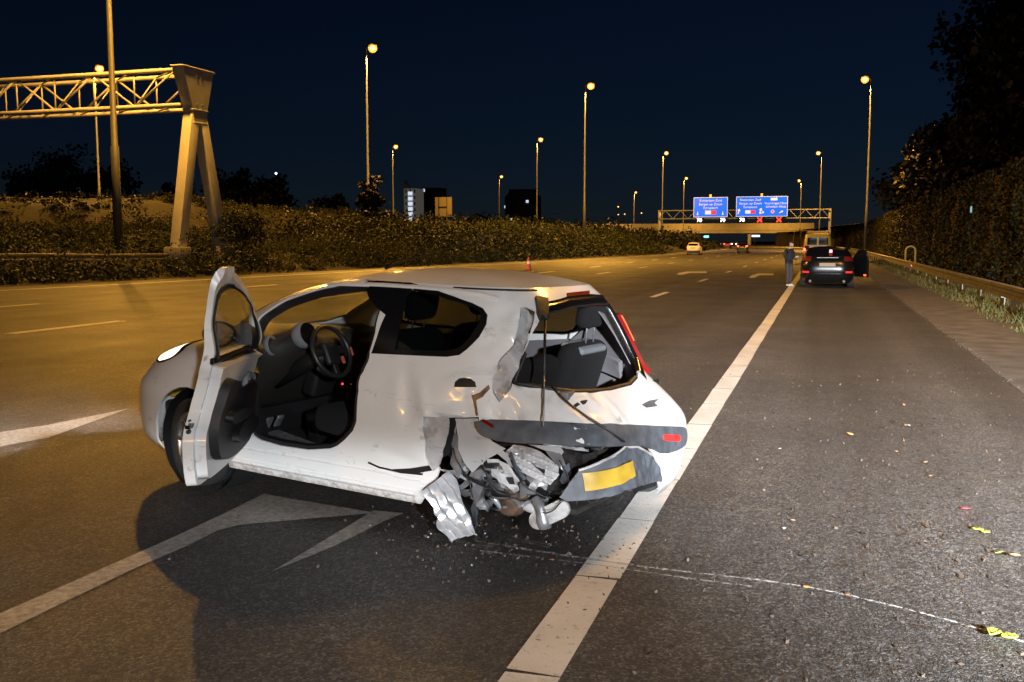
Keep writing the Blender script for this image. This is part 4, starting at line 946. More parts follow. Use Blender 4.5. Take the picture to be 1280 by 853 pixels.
# ---------------------------------------------------------------- street lamps
LAMP_GLOW = mat('sodium_lamp_halo', (.9, .7, .4), .3, emit=(1, .34, .03), es=1.5, alpha=.6)  # half-clear orange glow standing in for the halo round each lamp
LAMP_CORE = mat('burning_sodium_core', (.9, .8, .6), .3, emit=(1, .62, .20), es=8.0)
LAMP_WHITE = mat('white_lamp_glass', (.9, .9, .9), .3, emit=(.8, .9, 1), es=6.0)
POLE = mat('lamp_pole_steel', (.055, .054, .052), .6, .0, noise_amt=.15, noise_scale=1.0)
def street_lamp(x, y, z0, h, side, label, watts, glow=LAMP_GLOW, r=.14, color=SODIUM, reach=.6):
    if x != -30.9: x -= reach*side                  # x is where the lit head hangs
    """side: +1 the head reaches towards +x, -1 towards -x"""
    s = empty('street_lamp', (x, y, z0)); tag(s, label, 'street lamp', 'street lamps along the motorway')
    MB().tube([(0, 0, 0), (0, 0, h*.28), (0, 0, h*.281), (0, 0, h - .3), (.12*side, 0, h - .06)], [r, r*.92, r*.72, r*.42, r*.34], 12).build('pole', POLE, s, True)
    MB().tube([(.05*side, 0, h - .12), (.5*side, 0, h + .02), ((reach - .15)*side, 0, h + .06)], r*.3, 8).build('arm', POLE, s, True)
    hd = MB().box(-.22, .62, -.21, .21, -.06, .10, Matrix.Translation((reach*side - .2, 0, h + .08))).build('lamp_head', POLE, s, bevel=.05)
    MB().lathe([(.38*math.sin(t), -.38*math.cos(t)) for t in np.linspace(0, math.pi, 11)], 18, Matrix.Translation((reach*side, 0, h - .22))).build('lens', glow, hd, True)  # oversized glowing globe that draws the halo around the bulb
    MB().lathe([(.21*math.sin(t), -.21*math.cos(t)) for t in np.linspace(0, math.pi, 9)], 14, Matrix.Translation((reach*side, 0, h - .22))).build('bulb', LAMP_CORE, hd, True)
    if watts:
        spot('street_lamp_light', (x + reach*side, y, z0 + h - .80), (.10*side, 0, -1), watts, 158, .35, color, .22)
    return s
LW = 28000
street_lamp(-30.9, 38, 1.2, 16.8, 1, 'thick pale lamp pole rising out of the picture left of the lattice gantry', LW*.75, r=.20, reach=2.6)
street_lamp(-65.6, 79, 2.2, 15.8, 1, 'slim street lamp burning right above the left gantry truss', LW)
street_lamp(-36.7, 77.7, 1.4, 16.6, 1, 'tall orange street lamp standing right of the A-shaped gantry leg', LW)
street_lamp(-23.7, 103.2, .4, 17.6, 1, 'tall orange street lamp nearest above the wrecked car roof, right of centre', LW)
street_lamp(3.6, 107.3, 0, 18, -1, 'tall orange street lamp on the right, behind the parked black car', LW)
street_lamp(-70.9, 158.8, 2, 16, 1, 'shorter yellow street lamp just right of the tall lamp by the lit tower', LW*.6)
street_lamp(-43.7, 154.7, 1, 17, 1, 'dim street lamp between the lit bright one and the round dark block', LW*.8, r=.12)
street_lamp(-78.3, 240.6, 1, 17, 1, 'small distant street lamp left of the dark rounded block', LW*.4)
street_lamp(-28.1, 185.2, .3, 17.7, 1, 'thin street lamp left of the two blue road signs', LW)
street_lamp(-34.3, 261.1, 0, 18, 1, 'distant street lamp directly above the left blue road sign', LW)
street_lamp(-1.2, 193.6, 0, 18, -1, 'street lamp right of the wide blue sign, beyond the yellow van', LW)
street_lamp(-6.5, 280.5, 0, 18, -1, 'farther thin street lamp just right of the wide blue sign', LW)
street_lamp(-60.5, 332.5, 0, 18, 1, 'small far street lamp high above the overpass', LW*1.2)
for i, (x, y, lab) in enumerate([(-93.7, 468.5, 'upper of the tiny orange lamps clustered over the overpass'), (-121.9, 610, 'lowest left of the tiny orange lamps clustered over the overpass'), (-101.9, 579, 'right hand one of the tiny orange lamps clustered over the overpass'), (-116, 600, 'middle one of the tiny orange lamps clustered over the overpass')]):
    street_lamp(x, y, 0, 18, 1, lab, 0)
# lamps of the same two rows that stand outside the picture, beside and behind the photographer
for x, y, sd, hz_ in ((5.4, 20.5, -1, 14.0), (5.0, -66, -1, 17.9), (-31.5, -48, 1, 17.9)):
    spot('street_lamp_light', (x + 1.2*sd, y, hz_), (.10*sd, 0, -1), LW*(.30 if y > 0 else 3.5 if x > 0 else 1.2), 158, .35, SODIUM, 1.6 if y > 0 else .22)

# ---------------------------------------------------------------- lattice gantry on the left
g = empty('lattice_gantry', (-29.2, 41.7, 1.2)); tag(g, 'pale steel lattice gantry with A-shaped leg reaching out of the left edge', 'gantry')
def gp(x, y, z): return (x, y - 41.7, z - 1.2)
head = MB()
top4 = [gp(-.32, 40.45, 9.85), gp(.32, 40.45, 9.85), gp(.32, 42.95, 9.9), gp(-.32, 42.95, 9.9)]; bot4 = [gp(-.28, 41.2, 7.9), gp(.28, 41.2, 7.9), gp(.28, 42.35, 7.9), gp(-.28, 42.35, 7.9)]; b2 = [gp(-.28, 41.3, 7.2), gp(.28, 41.3, 7.2), gp(.28, 42.25, 7.2), gp(-.28, 42.25, 7.2)]
head.add(top4 + bot4 + b2, [(0, 1, 2, 3)] + [(k, 4 + k, 4 + (k + 1) % 4, (k + 1) % 4) for k in range(4)] + [(4 + k, 8 + k, 8 + (k + 1) % 4, 4 + (k + 1) % 4) for k in range(4)] + [(11, 10, 9, 8)])
head.build('leg_head', PAINTED_STEEL, g)
for y0 in (40.0, 43.7):
    MB().bar(gp(0, 41.45 if y0 < 42 else 42.05, 7.6), gp(0, y0, .9), .52, .62).build('leg', PAINTED_STEEL, g, bevel=.02)
for zq, w_, y0q, y1q in ((9.80, .70, 40.38, 43.02), (7.86, .62, 41.14, 42.41), (7.24, .62, 41.22, 42.33)):
    MB().box(-w_/2, w_/2, y0q - 41.7, y1q - 41.7, zq - 1.2, zq - 1.2 + .06).build('flange_plate', PAINTED_STEEL, g, bevel=.01)
for zq in (7.95, 8.15, 9.45, 9.65):
    for dq in (-.2, .2): MB().lathe([(0, 0), (.035, 0), (.035, .03), (0, .03)], 6, Matrix.Translation((.285 + .012*(zq - 7.9), dq, zq - 1.2)) @ Matrix.Rotation(rad(90), 4, 'Y')).build('bolt', STEEL, g)
for y0q in (40.0, 43.7): MB().box(-.45, .45, y0q - 41.7 - .45, y0q - 41.7 + .45, -.5, .12).build('footing', CONCRETE, g, bevel=.03)
FY, BY, TZ, BZ = 40.85, 42.55, 9.70, 8.05
for yy, zz, nm in ((FY, TZ, 'top_chord'), (BY, TZ, 'top_chord'), (FY, BZ, 'bottom_chord'), (BY, BZ, 'bottom_chord')):
    MB().tube([gp(-.2, yy, zz), gp(-22, yy, zz)], .11, 10).build(nm, PAINTED_STEEL, g, True)
xx = -.4; k = 0
while xx > -20:
    nx = xx - 2.35
    for yy in (FY, BY):
        a, b = (TZ, BZ) if k % 2 == 0 else (BZ, TZ)
        MB().tube([gp(xx, yy, a), gp(nx, yy, b)], .055, 8).build('lattice_brace', PAINTED_STEEL, g, True)
        MB().tube([gp(nx, yy, TZ), gp(nx, yy, BZ)], .04, 6).build('lattice_post', PAINTED_STEEL, g, True)
    MB().tube([gp(xx, FY, TZ), gp(nx, BY, TZ)], .04, 6).build('lattice_brace', PAINTED_STEEL, g, True)
    MB().tube([gp(xx, FY, BZ), gp(nx, BY, BZ)], .04, 6).build('lattice_brace', PAINTED_STEEL, g, True)
    MB().tube([gp(nx, FY, BZ), gp(nx, BY, TZ)], .035, 6).build('lattice_brace', PAINTED_STEEL, g, True)
    xx = nx; k += 1

# ---------------------------------------------------------------- sign gantry ahead
def text_mesh(txt, size, m, parent, M, align='CENTER', name='lettering'):
    cu = bpy.data.curves.new('lettering', 'FONT'); cu.body = txt; cu.size = size; cu.align_x = align; cu.offset = -.004*size
    t = bpy.data.objects.new('tmp', cu); me = bpy.data.meshes.new_from_object(t); me.transform(M)
    bpy.data.objects.remove(t); return link(name, me, m, parent)
FACE = Matrix(((1, 0, 0, 0), (0, 0, -1, 0), (0, 1, 0, 0), (0, 0, 0, 1)))  # text in the XZ plane facing -Y
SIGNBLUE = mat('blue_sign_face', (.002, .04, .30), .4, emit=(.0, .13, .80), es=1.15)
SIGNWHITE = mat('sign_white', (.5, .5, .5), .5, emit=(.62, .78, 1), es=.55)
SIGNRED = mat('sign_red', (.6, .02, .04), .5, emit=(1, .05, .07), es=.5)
gan = empty('sign_gantry', (0, 200, 0)); tag(gan, 'steel truss gantry carrying the blue direction signs across the motorway', 'gantry')
for x in (1.25, -31.5):
    MB().box(x - .25, x + .25, -.25, .25, 0, 7.7).build('leg', STEEL, gan, bevel=.02)
for z in (7.6, 5.95):
    for yq in (-.5, .5): MB().tube([(1.25, yq, z), (-31.5, yq, z)], .10, 6).build('chord', STEEL, gan)
xx = 1.25; k = 0
while xx > -31.4:
    MB().tube([(xx, -.5, 7.6 if k % 2 else 5.95), (xx - 1.5, -.5, 5.95 if k % 2 else 7.6)], .055, 6).build('lattice_brace', STEEL, gan); xx -= 1.5; k += 1
def sign(label, x0, x1, z0, z1, lines, extra):
    s = empty('direction_sign', ((x0 + x1)/2, 199.2, z0)); w, h = x1 - x0, z1 - z0; tag(s, label, 'road sign', 'blue direction signs on the gantry')
    MB().box(-w/2, w/2, -.02, .06, 0, h).build('backing', STEEL, s, bevel=.01)
    o = MB().prism([(p[0], p[1]) for p in rounded([(-w/2, 0), (w/2, 0), (w/2, h), (-w/2, h)], 0)], 0, .01, Matrix.Translation((0, -.03, 0)) @ FACE).build('sign_border', SIGNWHITE, s)
    MB().box(-w/2 + .09, w/2 - .09, -.055, -.045, .09, h - .09).build('sign_face', SIGNBLUE, s)
    for tx, tz, size, txt in lines: text_mesh(txt, size, SIGNWHITE, s, Matrix.Translation((tx, -.062, tz)) @ FACE)
    for kind, tx, tz, sz in extra:
        if kind == 'box':
            MB().box(tx - sz*.9, tx + .1*sz, -.066, -.060, tz, tz + sz*.62).build('route_panel', SIGNWHITE, s); MB().box(tx + .12*sz, tx + 1.0*sz, -.066, -.060, tz, tz + sz*.62).build('route_panel', SIGNRED, s)
        elif kind == 'white': MB().box(tx - sz*.7, tx + .7*sz, -.066, -.060, tz, tz + sz*.55).build('route_panel', SIGNWHITE, s)
        elif kind == 'ring': MB().lathe([(sz*.3, -.068), (sz*.55, -.068)], 16, Matrix.Translation((tx, 0, tz)) @ Matrix.Rotation(rad(90), 4, 'X') @ Matrix.Translation((0, 0, .13))).build('junction_symbol', mat('sign_orange', (.7, .3, .05), .5, emit=(1, .4, .1), es=.5), s)
        else:
            M = Matrix.Translation((tx, -.064, tz)) @ FACE @ Matrix.Rotation(rad({'up': 0, 'lean': -14, 'right': -60, 'down': 180}[kind]), 4, 'Z')
            MB().prism([(-.09*sz, 0), (.09*sz, 0), (.09*sz, .6*sz), (.32*sz, .6*sz), (0, 1.0*sz), (-.32*sz, .6*sz), (-.09*sz, .6*sz)], 0, .006, M).build('arrow', SIGNWHITE, s)
    MB().box(-.25, .15, -.05, .15, h, h + .55).build('sign_lamp', mat('amber_lamp', (.7, .4, .05), .4, emit=(1, .42, .03), es=1.0), s, bevel=.04)
    return s
sign('smaller left blue motorway sign with two lanes of arrows', -24.63, -18.0, 6.25, 10.15, [(0, 3.05, .66, 'Rotterdam-Zuid'), (0, 2.32, .66, 'Bergen op Zoom'), (0, 1.62, .66, 'Europoort')], [('down', -2.5, 1.1, .75), ('down', 2.4, 1.1, .75), ('box', 0, .55, 1.15)])
sign('wider right blue motorway sign with split directions over the red crosses', -16.35, -6.6, 6.3, 10.2, [(-2.15, 3.05, .62, 'Rotterdam Zuid'), (-2.15, 2.35, .62, 'Bergen op Zoom'), (-2.15, 1.66, .62, 'Europoort'), (2.65, 2.35, .60, 'Vlaardingen Oost'), (2.65, 1.70, .60, 'Schiedam-West')], [('lean', -4.5, .5, 1.1), ('lean', -.35, .5, 1.2), ('right', -.2, .55, .8), ('box', -2.2, .6, 1.0), ('white', 2.3, 3.1, .9), ('ring', 2.1, .95, .62), ('right', 3.3, .65, .85)])
def lane_signal(x, red, label):
    s = empty('lane_signal', (x, 199.0, 5.15)); tag(s, label, 'lane signal', 'lit lane signals under the blue signs')
    MB().box(-.85, .85, -.05, .3, 0, 1.05).build('housing', GLOSSB, s, bevel=.04)
    if red:
        m = mat('red_cross_lamp', (.9, .05, .05), .4, emit=(1, .03, .03), es=2.2)
        for a in (45, -45): MB().box(-.62, .62, -.006, .006, -.13, .13, Matrix.Translation((0, -.07 - (a > 0)*.004, .52)) @ Matrix.Rotation(rad(a), 4, 'Y')).build('cross_bar', m, s)
    else:
        text_mesh('70', 1.0, mat('white_signal_lamp', (.9, .9, .9), .4, emit=(.72, .88, 1), es=7.0), s, Matrix.Translation((0, -.08, .18)) @ FACE, name='numerals')
for x, r_, lab in ((-23.44, 0, 'leftmost lit white lane signal on the gantry'), (-18.89, 0, 'second lit white lane signal, under the right end of the smaller sign'), (-15.17, 0, 'white lane signal just left of the two red crosses'), (-11.8, 1, 'left one of the two red cross lane signals'), (-8.16, 1, 'right one of the two red cross lane signals')):
    lane_signal(x, r_, lab)

# ---------------------------------------------------------------- overpass
ov = empty('overpass', (-60, 380, 0)); tag(ov, 'long pale concrete overpass crossing behind the blue signs', 'bridge')
PALE = mat('pale_concrete', (.42, .39, .33), .85, noise_amt=.15, noise_scale=.4)
MB().box(-140, 57, -4, 4, 4.4, 5.6).build('deck', PALE, ov)
MB().box(-140, 57, -4.3, -4.02, 5.3, 8.0).build('parapet', PALE, ov)
for x in (-34, -12, 12, 34, 50): MB().box(x - .5, x + .5, -3, 3, -.06, 4.38).build('pier', PALE, ov, bevel=.05)
MB().box(51, 57, -4, 4, -.06, 4.39).build('abutment', PALE, ov)
for x in (-50, -20, 12, 44):
    spot('overpass_fill_light', (-60 + x, 360, 12), (0, 1, -.35), LW*.55, 120, .8, SODIUM, .3)  # added spots without lamps, they brighten the overpass evenly

# ---------------------------------------------------------------- guard rails, hoop, wall
def guard_rail(name, label, pts, step, posts=True, zb=0.):
    r = empty(name, (pts[0][0], pts[0][1], 0)); tag(r, label, 'guard rail'); o = np.array(pts[0]); P = resample([(x, y) for x, y in pts], 4.0, False)
    prof = [(-.05, .29), (.03, .31), (.03, .38), (-.02, .42), (-.02, .48), (.03, .52), (.03, .59), (-.05, .61), (-.07, .60), (-.07, .30)]
    V = []; F = []; n = len(prof)
    for x, y in P:
        for a, z in prof: V.append((x - o[0] - a*zside, y - o[1], z + (zb if not callable(zb) else zb(x, y))))
    for i in range(len(P) - 1):
        for k in range(n): F.append((i*n + k, i*n + (k + 1) % n, (i + 1)*n + (k + 1) % n, (i + 1)*n + k))
    obj('rail_beam', V, F, RAIL, r)
    if posts:
        for i, (x, y) in enumerate(P[:-1]):
            z = zb if not callable(zb) else zb(x, y)
            MB().box(x - o[0] + .06*zside, x - o[0] + .16*zside, y - o[1] + 1.34, y - o[1] + 1.44, z - .1, z + .58).build('post', STEEL, r)
    return r
zside = 1
rr = guard_rail('guard_rail', 'grey steel guard rail along the hard shoulder on the right', [(4.1, 6), (4.1, 40), (4.1, 110), (3.9, 150)], 4)
MB().lathe([(0, 0), (.05, 0), (.05, .012), (0, .012)], 14, Matrix.Translation((-.04, 44, .45)) @ Matrix.Rotation(rad(90), 4, 'X')).build('reflector', mat('self_glowing_reflector', (.65, .02, .02), .2, emit=(1, .06, .05), es=.5), rr)  # reflector glows by itself in place of thrown-back light
zside = -1
guard_rail('guard_rail', 'low guard rail half hidden in the bushes on the left bank', [(-30.6, 22), (-30.0, 32), (-29.0, 46)], 4, True, lambda x, y: float(ground_left(np.array(x), np.array(y))) - .05)
zside = 1
YEL = mat('yellow_painted_pipe', (.50, .36, .07), .5, noise_amt=.2)
h_ = MB().tube([(-.27, 0, 0)] + [(-.27*math.cos(t), 0, 1.02 + .27*math.sin(t)) for t in np.linspace(0, math.pi, 11)] + [(.27, 0, 0)], .055, 10).build('pipe_hoop', YEL, None, True)
h_.location = (4.95, 62.2, 0); tag(h_, 'yellow pipe hoop standing behind the guard rail', 'pipe hoop')
WALLM = mat('timber_wall', (.085, .058, .035), .9, noise_amt=.4, noise_scale=2, bump=.5, bump_scale=8)
wl = empty('retaining_wall', (6.4, 0, 0)); tag(wl, 'tall timber retaining wall overgrown with ivy on the right', 'wall')
wy = np.arange(8, 340, 6.0)
for i in range(len(wy) - 1):
    x0, x1 = float(bend(wy[i])), float(bend(wy[i + 1])); o2 = .06*(i % 2)
    MB().add([(x0 + o2, wy[i], -.05), (x1 + o2, wy[i + 1] - .06, -.05), (x1 + .5 + o2, wy[i + 1] - .06, 4.35), (x0 + .5 + o2, wy[i], 4.35), (x0 + 1.2, wy[i], 4.35), (x1 + 1.2, wy[i + 1] - .06, 4.35)], [(0, 1, 2, 3), (3, 2, 5, 4)]).build('wall_panel', WALLM, wl)
struct(obj('upper_bank', [(x + 7.0 + float(bend(y)), y, z) for y in (5, 60, 150, 340) for x, z in ((0, 4.3), (6, 5.0), (40, 5.5))], [(i*3 + k, (i + 1)*3 + k, (i + 1)*3 + k + 1, i*3 + k + 1) for i in range(3) for k in range(2)], mat('verge_soil', (.05, .04, .025), .95)))
# ivy: hangs in curtains, a few strips left bare
N = 110000; yy = 8 + 220*RNG.random(N)**1.8; zz = 4.6*RNG.random(N)**.9
bare = np.array([noise.noise(Vector((y*.33, 0, z*.05 + 4))) for y, z in zip(yy, zz)])
keep = (bare < .17) | (RNG.random(N) < .12) | (zz < 1.0)
yy, zz = yy[keep], zz[keep]; cl = np.array([noise.noise(Vector((y*.9, z*.5, 2))) for y, z in zip(yy, zz)])
C = np.stack([6.4 + bend(yy) + .5*zz/4.35 - .05 - .45*np.abs(cl) - np.abs(RNG.normal(0, .10, len(yy))) - .5*np.clip(1.1 - zz, 0, 1)*RNG.random(len(yy)), yy, zz], 1)
iv = quads_mesh('ivy_curtain', leaf_quads(C, .11, 1.25), IVY); struct(iv, 'stuff')
iv['label'] = 'dense dark ivy hanging over the retaining wall'
bl = MB().box(-.02, .02, -.16, .16, -.14, .14).build('marker_plate', mat('pale_blue_marker', (.1, .35, .5), .4, emit=(.25, .6, .8), es=.5), None, bevel=.02)
MB().box(-.026, -.021, -.10, .02, -.08, .08).build('plate_symbol', SIGNWHITE, bl); bl.location = (6.05, 46.5, 2.95); tag(bl, 'small pale blue marker plate on the ivy wall', 'marker plate')

# ---------------------------------------------------------------- vegetation
def clump_points(cx, cy, cz, rx, rz, n):
    d = RNG.normal(size=(n, 3)); d /= np.linalg.norm(d, axis=1, keepdims=True); rr_ = RNG.random((n, 1))**.45
    p = d*rr_*np.array([rx, rx, rz]); p[:, 2] = np.abs(p[:, 2])*1.0
    return p + np.array([cx, cy, cz])
pts = []; sizes = []
for i in range(3200):
    y = 22 + 48*RNG.random(); e = .5 + 26*RNG.random()**1.4; x = float(np.interp(y, YS, LEFT)) - e
    gn = noise.noise(Vector((x*.22, y*.16, 1.5)))
    if gn < -.05 and RNG.random() < .55: continue
    r_ = RNG.uniform(.3, .8)*(1 + 1.2*max(0, gn)); q = clump_points(x, y, float(ground_left(np.array(x), np.array(y))) - .1, r_, r_*RNG.uniform(.6, 1.3), 90); pts.append(q); sizes.append(np.full(len(q), .085))
for i in range(110):                              # taller brambles that break the outline
    y = 24 + 50*RNG.random(); e = 1.2 + 20*RNG.random()**1.2; x = float(np.interp(y, YS, LEFT)) - e
    r_ = RNG.uniform(.7, 1.5); q = clump_points(x, y, float(ground_left(np.array(x), np.array(y))) - .1, r_, r_*RNG.uniform(.9, 1.6), 420); pts.append(q); sizes.append(np.full(len(q), .08))
for i in range(420):
    y = 40 + 80*RNG.random(); e = 24 + 14*RNG.random(); x = float(np.interp(y, YS, LEFT)) - e
    r_ = RNG.uniform(.5, 1.3); q = clump_points(x, y, float(ground_left(np.array(x), np.array(y))) - .1, r_, r_*RNG.uniform(.4, .9), 70); pts.append(q); sizes.append(np.full(len(q), .14))
for i in range(900):
    y = 66 + 60*RNG.random(); e = .8 + 16*RNG.random()**1.3; x = float(np.interp(y, YS, LEFT)) - e
    big = min(1, e/5); r_ = RNG.uniform(.7, 1.6); q = clump_points(x, y, float(ground_left(np.array(x), np.array(y))) - .1, r_, .5 + big*RNG.uniform(.8, 2.6), 85); pts.append(q); sizes.append(np.full(len(q), .16))
for i in range(600):
    y = 120 + 220*RNG.random(); e = .8 + 26*RNG.random(); x = float(np.interp(y, YS, LEFT) + bend(y)) - e
    r_ = RNG.uniform(1.5, 3.5); q = clump_points(x, y, float(ground_left(np.array(x), np.array(y))) - .2, r_, RNG.uniform(1.5, 4.2)*min(1, .25 + e/8), 80); pts.append(q); sizes.append(np.full(len(q), .34))
C = np.concatenate(pts); S = np.concatenate(sizes)[:, None]
un = quads_mesh('undergrowth', leaf_quads(C, S, 1.5, .3), LEAF); struct(un, 'stuff'); un['label'] = 'rough weeds and scrub covering the left bank'

def tree(name, label, x, y, z, h, r, leaves, leaf_m, size, cat='tree', group=None, trunk=.3, low=.25):
    RNG = np.random.default_rng(sum(ord(q) for q in label)); t = empty(name, (x, y, z)); tag(t, label, cat, group)
    tm = MB(); tm.tube([(0, 0, -.3), (.06*r, .03*r, h*.35), (-.05*r, .05*r, h*.7), (0, 0, h*.93)], [.035*h*trunk/.3, .026*h*trunk/.3, .014*h, .004*h], 8)
    cs = []
    for k in range(9):
        a = 2.4*k + RNG.uniform(-.3, .3); zz_ = h*(low + .1 + .07*k); rr_ = r*RNG.uniform(.45, .8)*(1 - .45*(k/9))
        tip = (rr_*math.cos(a), rr_*math.sin(a), zz_ + h*.12); tm.tube([(0, 0, zz_ - h*.05), (tip[0]*.5, tip[1]*.5, zz_ + h*.02), tip], [.012*h, .008*h, .003*h], 6); cs.append(tip)
    tm.build('trunk', BARK, t, True)
    P = []
    cl_n = 26 if low > .1 or h < 5 else 46
    for k in range(cl_n):
        if k < len(cs): c0 = np.array(cs[k])
        else:
            d = RNG.normal(size=3); d /= np.linalg.norm(d); c0 = np.array([0, 0, h*(low + (1 - low)*.52)]) + d*np.array([r*.72, r*.72, h*(1 - low)*.44])*RNG.random()**.4
        rad_ = r*RNG.uniform(.24, .46); q = RNG.normal(size=(leaves//cl_n, 3)); q /= np.linalg.norm(q, axis=1, keepdims=True); q *= RNG.random((len(q), 1))**.5
        P.append(c0 + q*rad_*np.array([1, 1, .8]))
    quads_mesh('crown', leaf_quads(np.concatenate(P), size, 1.4), leaf_m, t); return t
tree('roadside_bush', 'rounded bush covering the foot of the rear gantry leg', -27.9, 43.4, 1.0, 2.3, 1.5, 5200, LEAF, .09, 'bush', low=.02, trunk=.15)
tree('young_tree', 'slim young tree beside the tall lamp right of the gantry', -36.5, 76.5, 1.5, 5.0, 1.5, 2200, DARKLEAF, .22)
for x, y, z, h, r_, lab in [(-104, 110, 4, 7.0, 4.5, 'leftmost dark tree on the ridge at the picture edge'), (-99, 111, 4, 9.2, 5.0, 'tallest dark tree on the ridge, left of the lamp pole'), (-92, 112, 4, 7.2, 4.6, 'dark tree on the ridge right behind the lamp pole'), (-82, 113, 4, 4.6, 3.2, 'low dark tree left of the gantry leg'), (-73, 112, 3.5, 6.6, 4.2, 'dark tree seen between the two gantry legs'), (-68, 113, 3.5, 5.6, 3.6, 'dark tree just right of the gantry legs'), (-61, 116, 3, 3.8, 3.2, 'last low dark tree where the ridge falls away')]:
    tree('ridge_tree', lab, x, y, z, h, r_, 1500, DARKLEAF, .42, group='trees on the left ridge')
for x, y, z, h, r_, lab in [(-192, 420, 1, 12, 10, 'dark far tree left of the rounded block'), (-150, 430, 1, 11, 11, 'dark far tree right of the rounded block'), (-120, 420, 1, 9, 9, 'low far tree in front of the overpass end')]:
    tree('far_tree', lab, x, y, z, h, r_, 900, DARKLEAF, 1.0, group='far dark trees')
for x, y, z, h, r_, n_, s_, lab in [(10.8, 27, 4.4, 19, 4.8, 12000, .26, 'huge dark tree above the ivy wall at the right edge'), (10.2, 37, 4.4, 20, 5.0, 14000, .28, 'second dark tree from the right edge above the ivy wall'), (10.0, 48, 4.4, 19, 5.2, 12000, .30, 'tall dark tree over the ivy wall, third from the right edge'), (10.2, 62, 4.4, 13, 5.0, 9000, .32, 'dark rounded tree over the middle of the ivy wall'), (10.4, 80, 4.4, 8.6, 4.8, 5200, .34, 'dark tree right of the tall right-hand lamp'), (10.6, 103, 4.4, 7.6, 5, 2600, .45, 'smaller dark tree behind the tall right-hand lamp'), (11, 135, 4.4, 7.2, 6, 2200, .5, 'farthest dark tree left of the right-hand lamp above the wall')]:
    tree('wall_top_tree', lab, x, y, z, h, r_, n_, DARKLEAF, s_, group='dark trees above the ivy wall', low=.02)
# verge grass by the right rail
N = 15000; gx_ = 3.3 + 1.3*RNG.random(N)**.8; gyv = 7 + 75*RNG.random(N)**1.7
k_ = np.array([noise.noise(Vector((x*1.7, y*.8, 0))) for x, y in zip(gx_, gyv)]) > -.12; gx_, gyv = gx_[k_], gyv[k_]; N = len(gx_)
base = np.stack([gx_, gyv, np.zeros(N)], 1); hgt = RNG.uniform(.06, .26, (N, 1))*np.clip((gx_[:, None] - 3.2)*1.6, .25, 1); lean = RNG.normal(0, .5, (N, 3)); lean[:, 2] = 1; w = RNG.normal(size=(N, 3)); w[:, 2] = 0; w /= np.linalg.norm(w, axis=1, keepdims=True)
ww = .006 + .00022*gyv[:, None]
gr = quads_mesh('verge_grass', np.stack([base - w*ww, base + w*ww, base + lean*hgt], 1), GRASS, None, 3); struct(gr, 'stuff'); gr['label'] = 'dry tufted grass under the right guard rail'

# ---------------------------------------------------------------- far buildings
def building(name, label, x, y, w, d, h, m, rows, cols, lit, z0=0, litm=None, darkm=None, cat='building', fill=.5):
    b = empty(name, (x, y, z0)); tag(b, label, cat); MB().box(-w/2, w/2, 0, d, 0, h).build('wall', m, b)
    cw, ch = w/cols, h/rows
    for r_ in range(rows):
        for c_ in range(cols):
            on = random.random() < lit
            MB().box(-w/2 + cw*(c_ + .5) - cw*fill/2, -w/2 + cw*(c_ + .5) + cw*fill/2, -.12, -.03, ch*(r_ + .28), ch*(r_ + .80)).build('window', litm if on else darkm, b)
    return b
DKWALL = mat('dark_facade', (.03, .03, .035), .8); DKWIN = mat('dark_window', (.01, .012, .015), .2); LITW = mat('lit_window', (.6, .6, .55), .5, emit=(.7, .82, 1), es=.9)
STAIR = mat('lit_stairwell', (.7, .7, .7), .5, emit=(.75, .86, 1), es=.85)
tw = building('lit_tower', 'slim pale tower with a white lit stairwell behind the bushes', -223.5, 520, 8, 10, 31, mat('pale_glowing_facade', (.5, .5, .48), .8, emit=(.30, .27, .24), es=.16), 9, 3, .0, 0, LITW, DKWIN, fill=.3)  # faint glow in the wall colour stands in for light on the tower
for k in range(9): MB().box(-1.3, 1.3, -.35, -.15, 4 + k*2.9, 6.0 + k*2.9).build('stair_light', STAIR, tw)
MB().add([(-4, 1, 31), (-1, 1, 31), (-4, 1, 36), (-4, 4, 36), (-4, 4, 31), (-1, 4, 31)], [(0, 1, 2), (5, 4, 3), (1, 5, 3, 2), (0, 2, 3, 4)]).build('roof_fin', PALE, tw)
building('dark_tower', 'dark high block right beside the lit tower', -229, 560, 14.5, 12, 33.5, DKWALL, 10, 5, .05, 0, LITW, DKWIN)
bb = empty('billboard', (-117.4, 300, 4)); tag(bb, 'square pale billboard back glowing orange above the bushes', 'billboard')
MB().box(-2.9, 2.9, 0, .3, 5.4, 11.6).build('board', mat('billboard_back', (.48, .40, .30), .8, noise_amt=.1), bb)
for x in (-1.5, 1.2): MB().box(x - .15, x + .15, -.35, -.02, 0, 11.5).build('post', STEEL, bb)
MB().box(-1.6, 1.4, -.5, -.36, 8.2, 8.6).build('cross_beam', DKWALL, bb)
spot('billboard_lamp_light', (-112, 288, 16), (-5.4, 12, -3), 5200, 70, .8, SODIUM, .3)
rb = empty('rounded_block', (-181, 600, 0)); tag(rb, 'dark rounded office block left of centre on the horizon', 'building')
MB().lathe([(11.5, 0), (11.5, 29), (9, 31.5), (9, 33.5), (0, 33.8)], 28).build('wall', DKWALL, rb, True)
for a, z in ((205, 22), (250, 14), (300, 25)): MB().box(-.8, .8, -.2, .2, 0, 1.6, Matrix.Translation((11.55*math.cos(rad(a)), 11.55*math.sin(rad(a)), z)) @ Matrix.Rotation(rad(a + 90), 4, 'Z')).build('window', LITW, rb)
ms = empty('radio_mast', (-296.5, 500, 0)); tag(ms, 'distant lattice mast with white lights left of centre', 'mast')
MB().tube([(0, 0, 0), (0, 0, 34)], [1.3, .9], 6).build('mast', DKWALL, ms); MB().lathe([(0, 33), (2.2, 34), (2.4, 37), (0, 38)], 12).build('platform', DKWALL, ms, True)
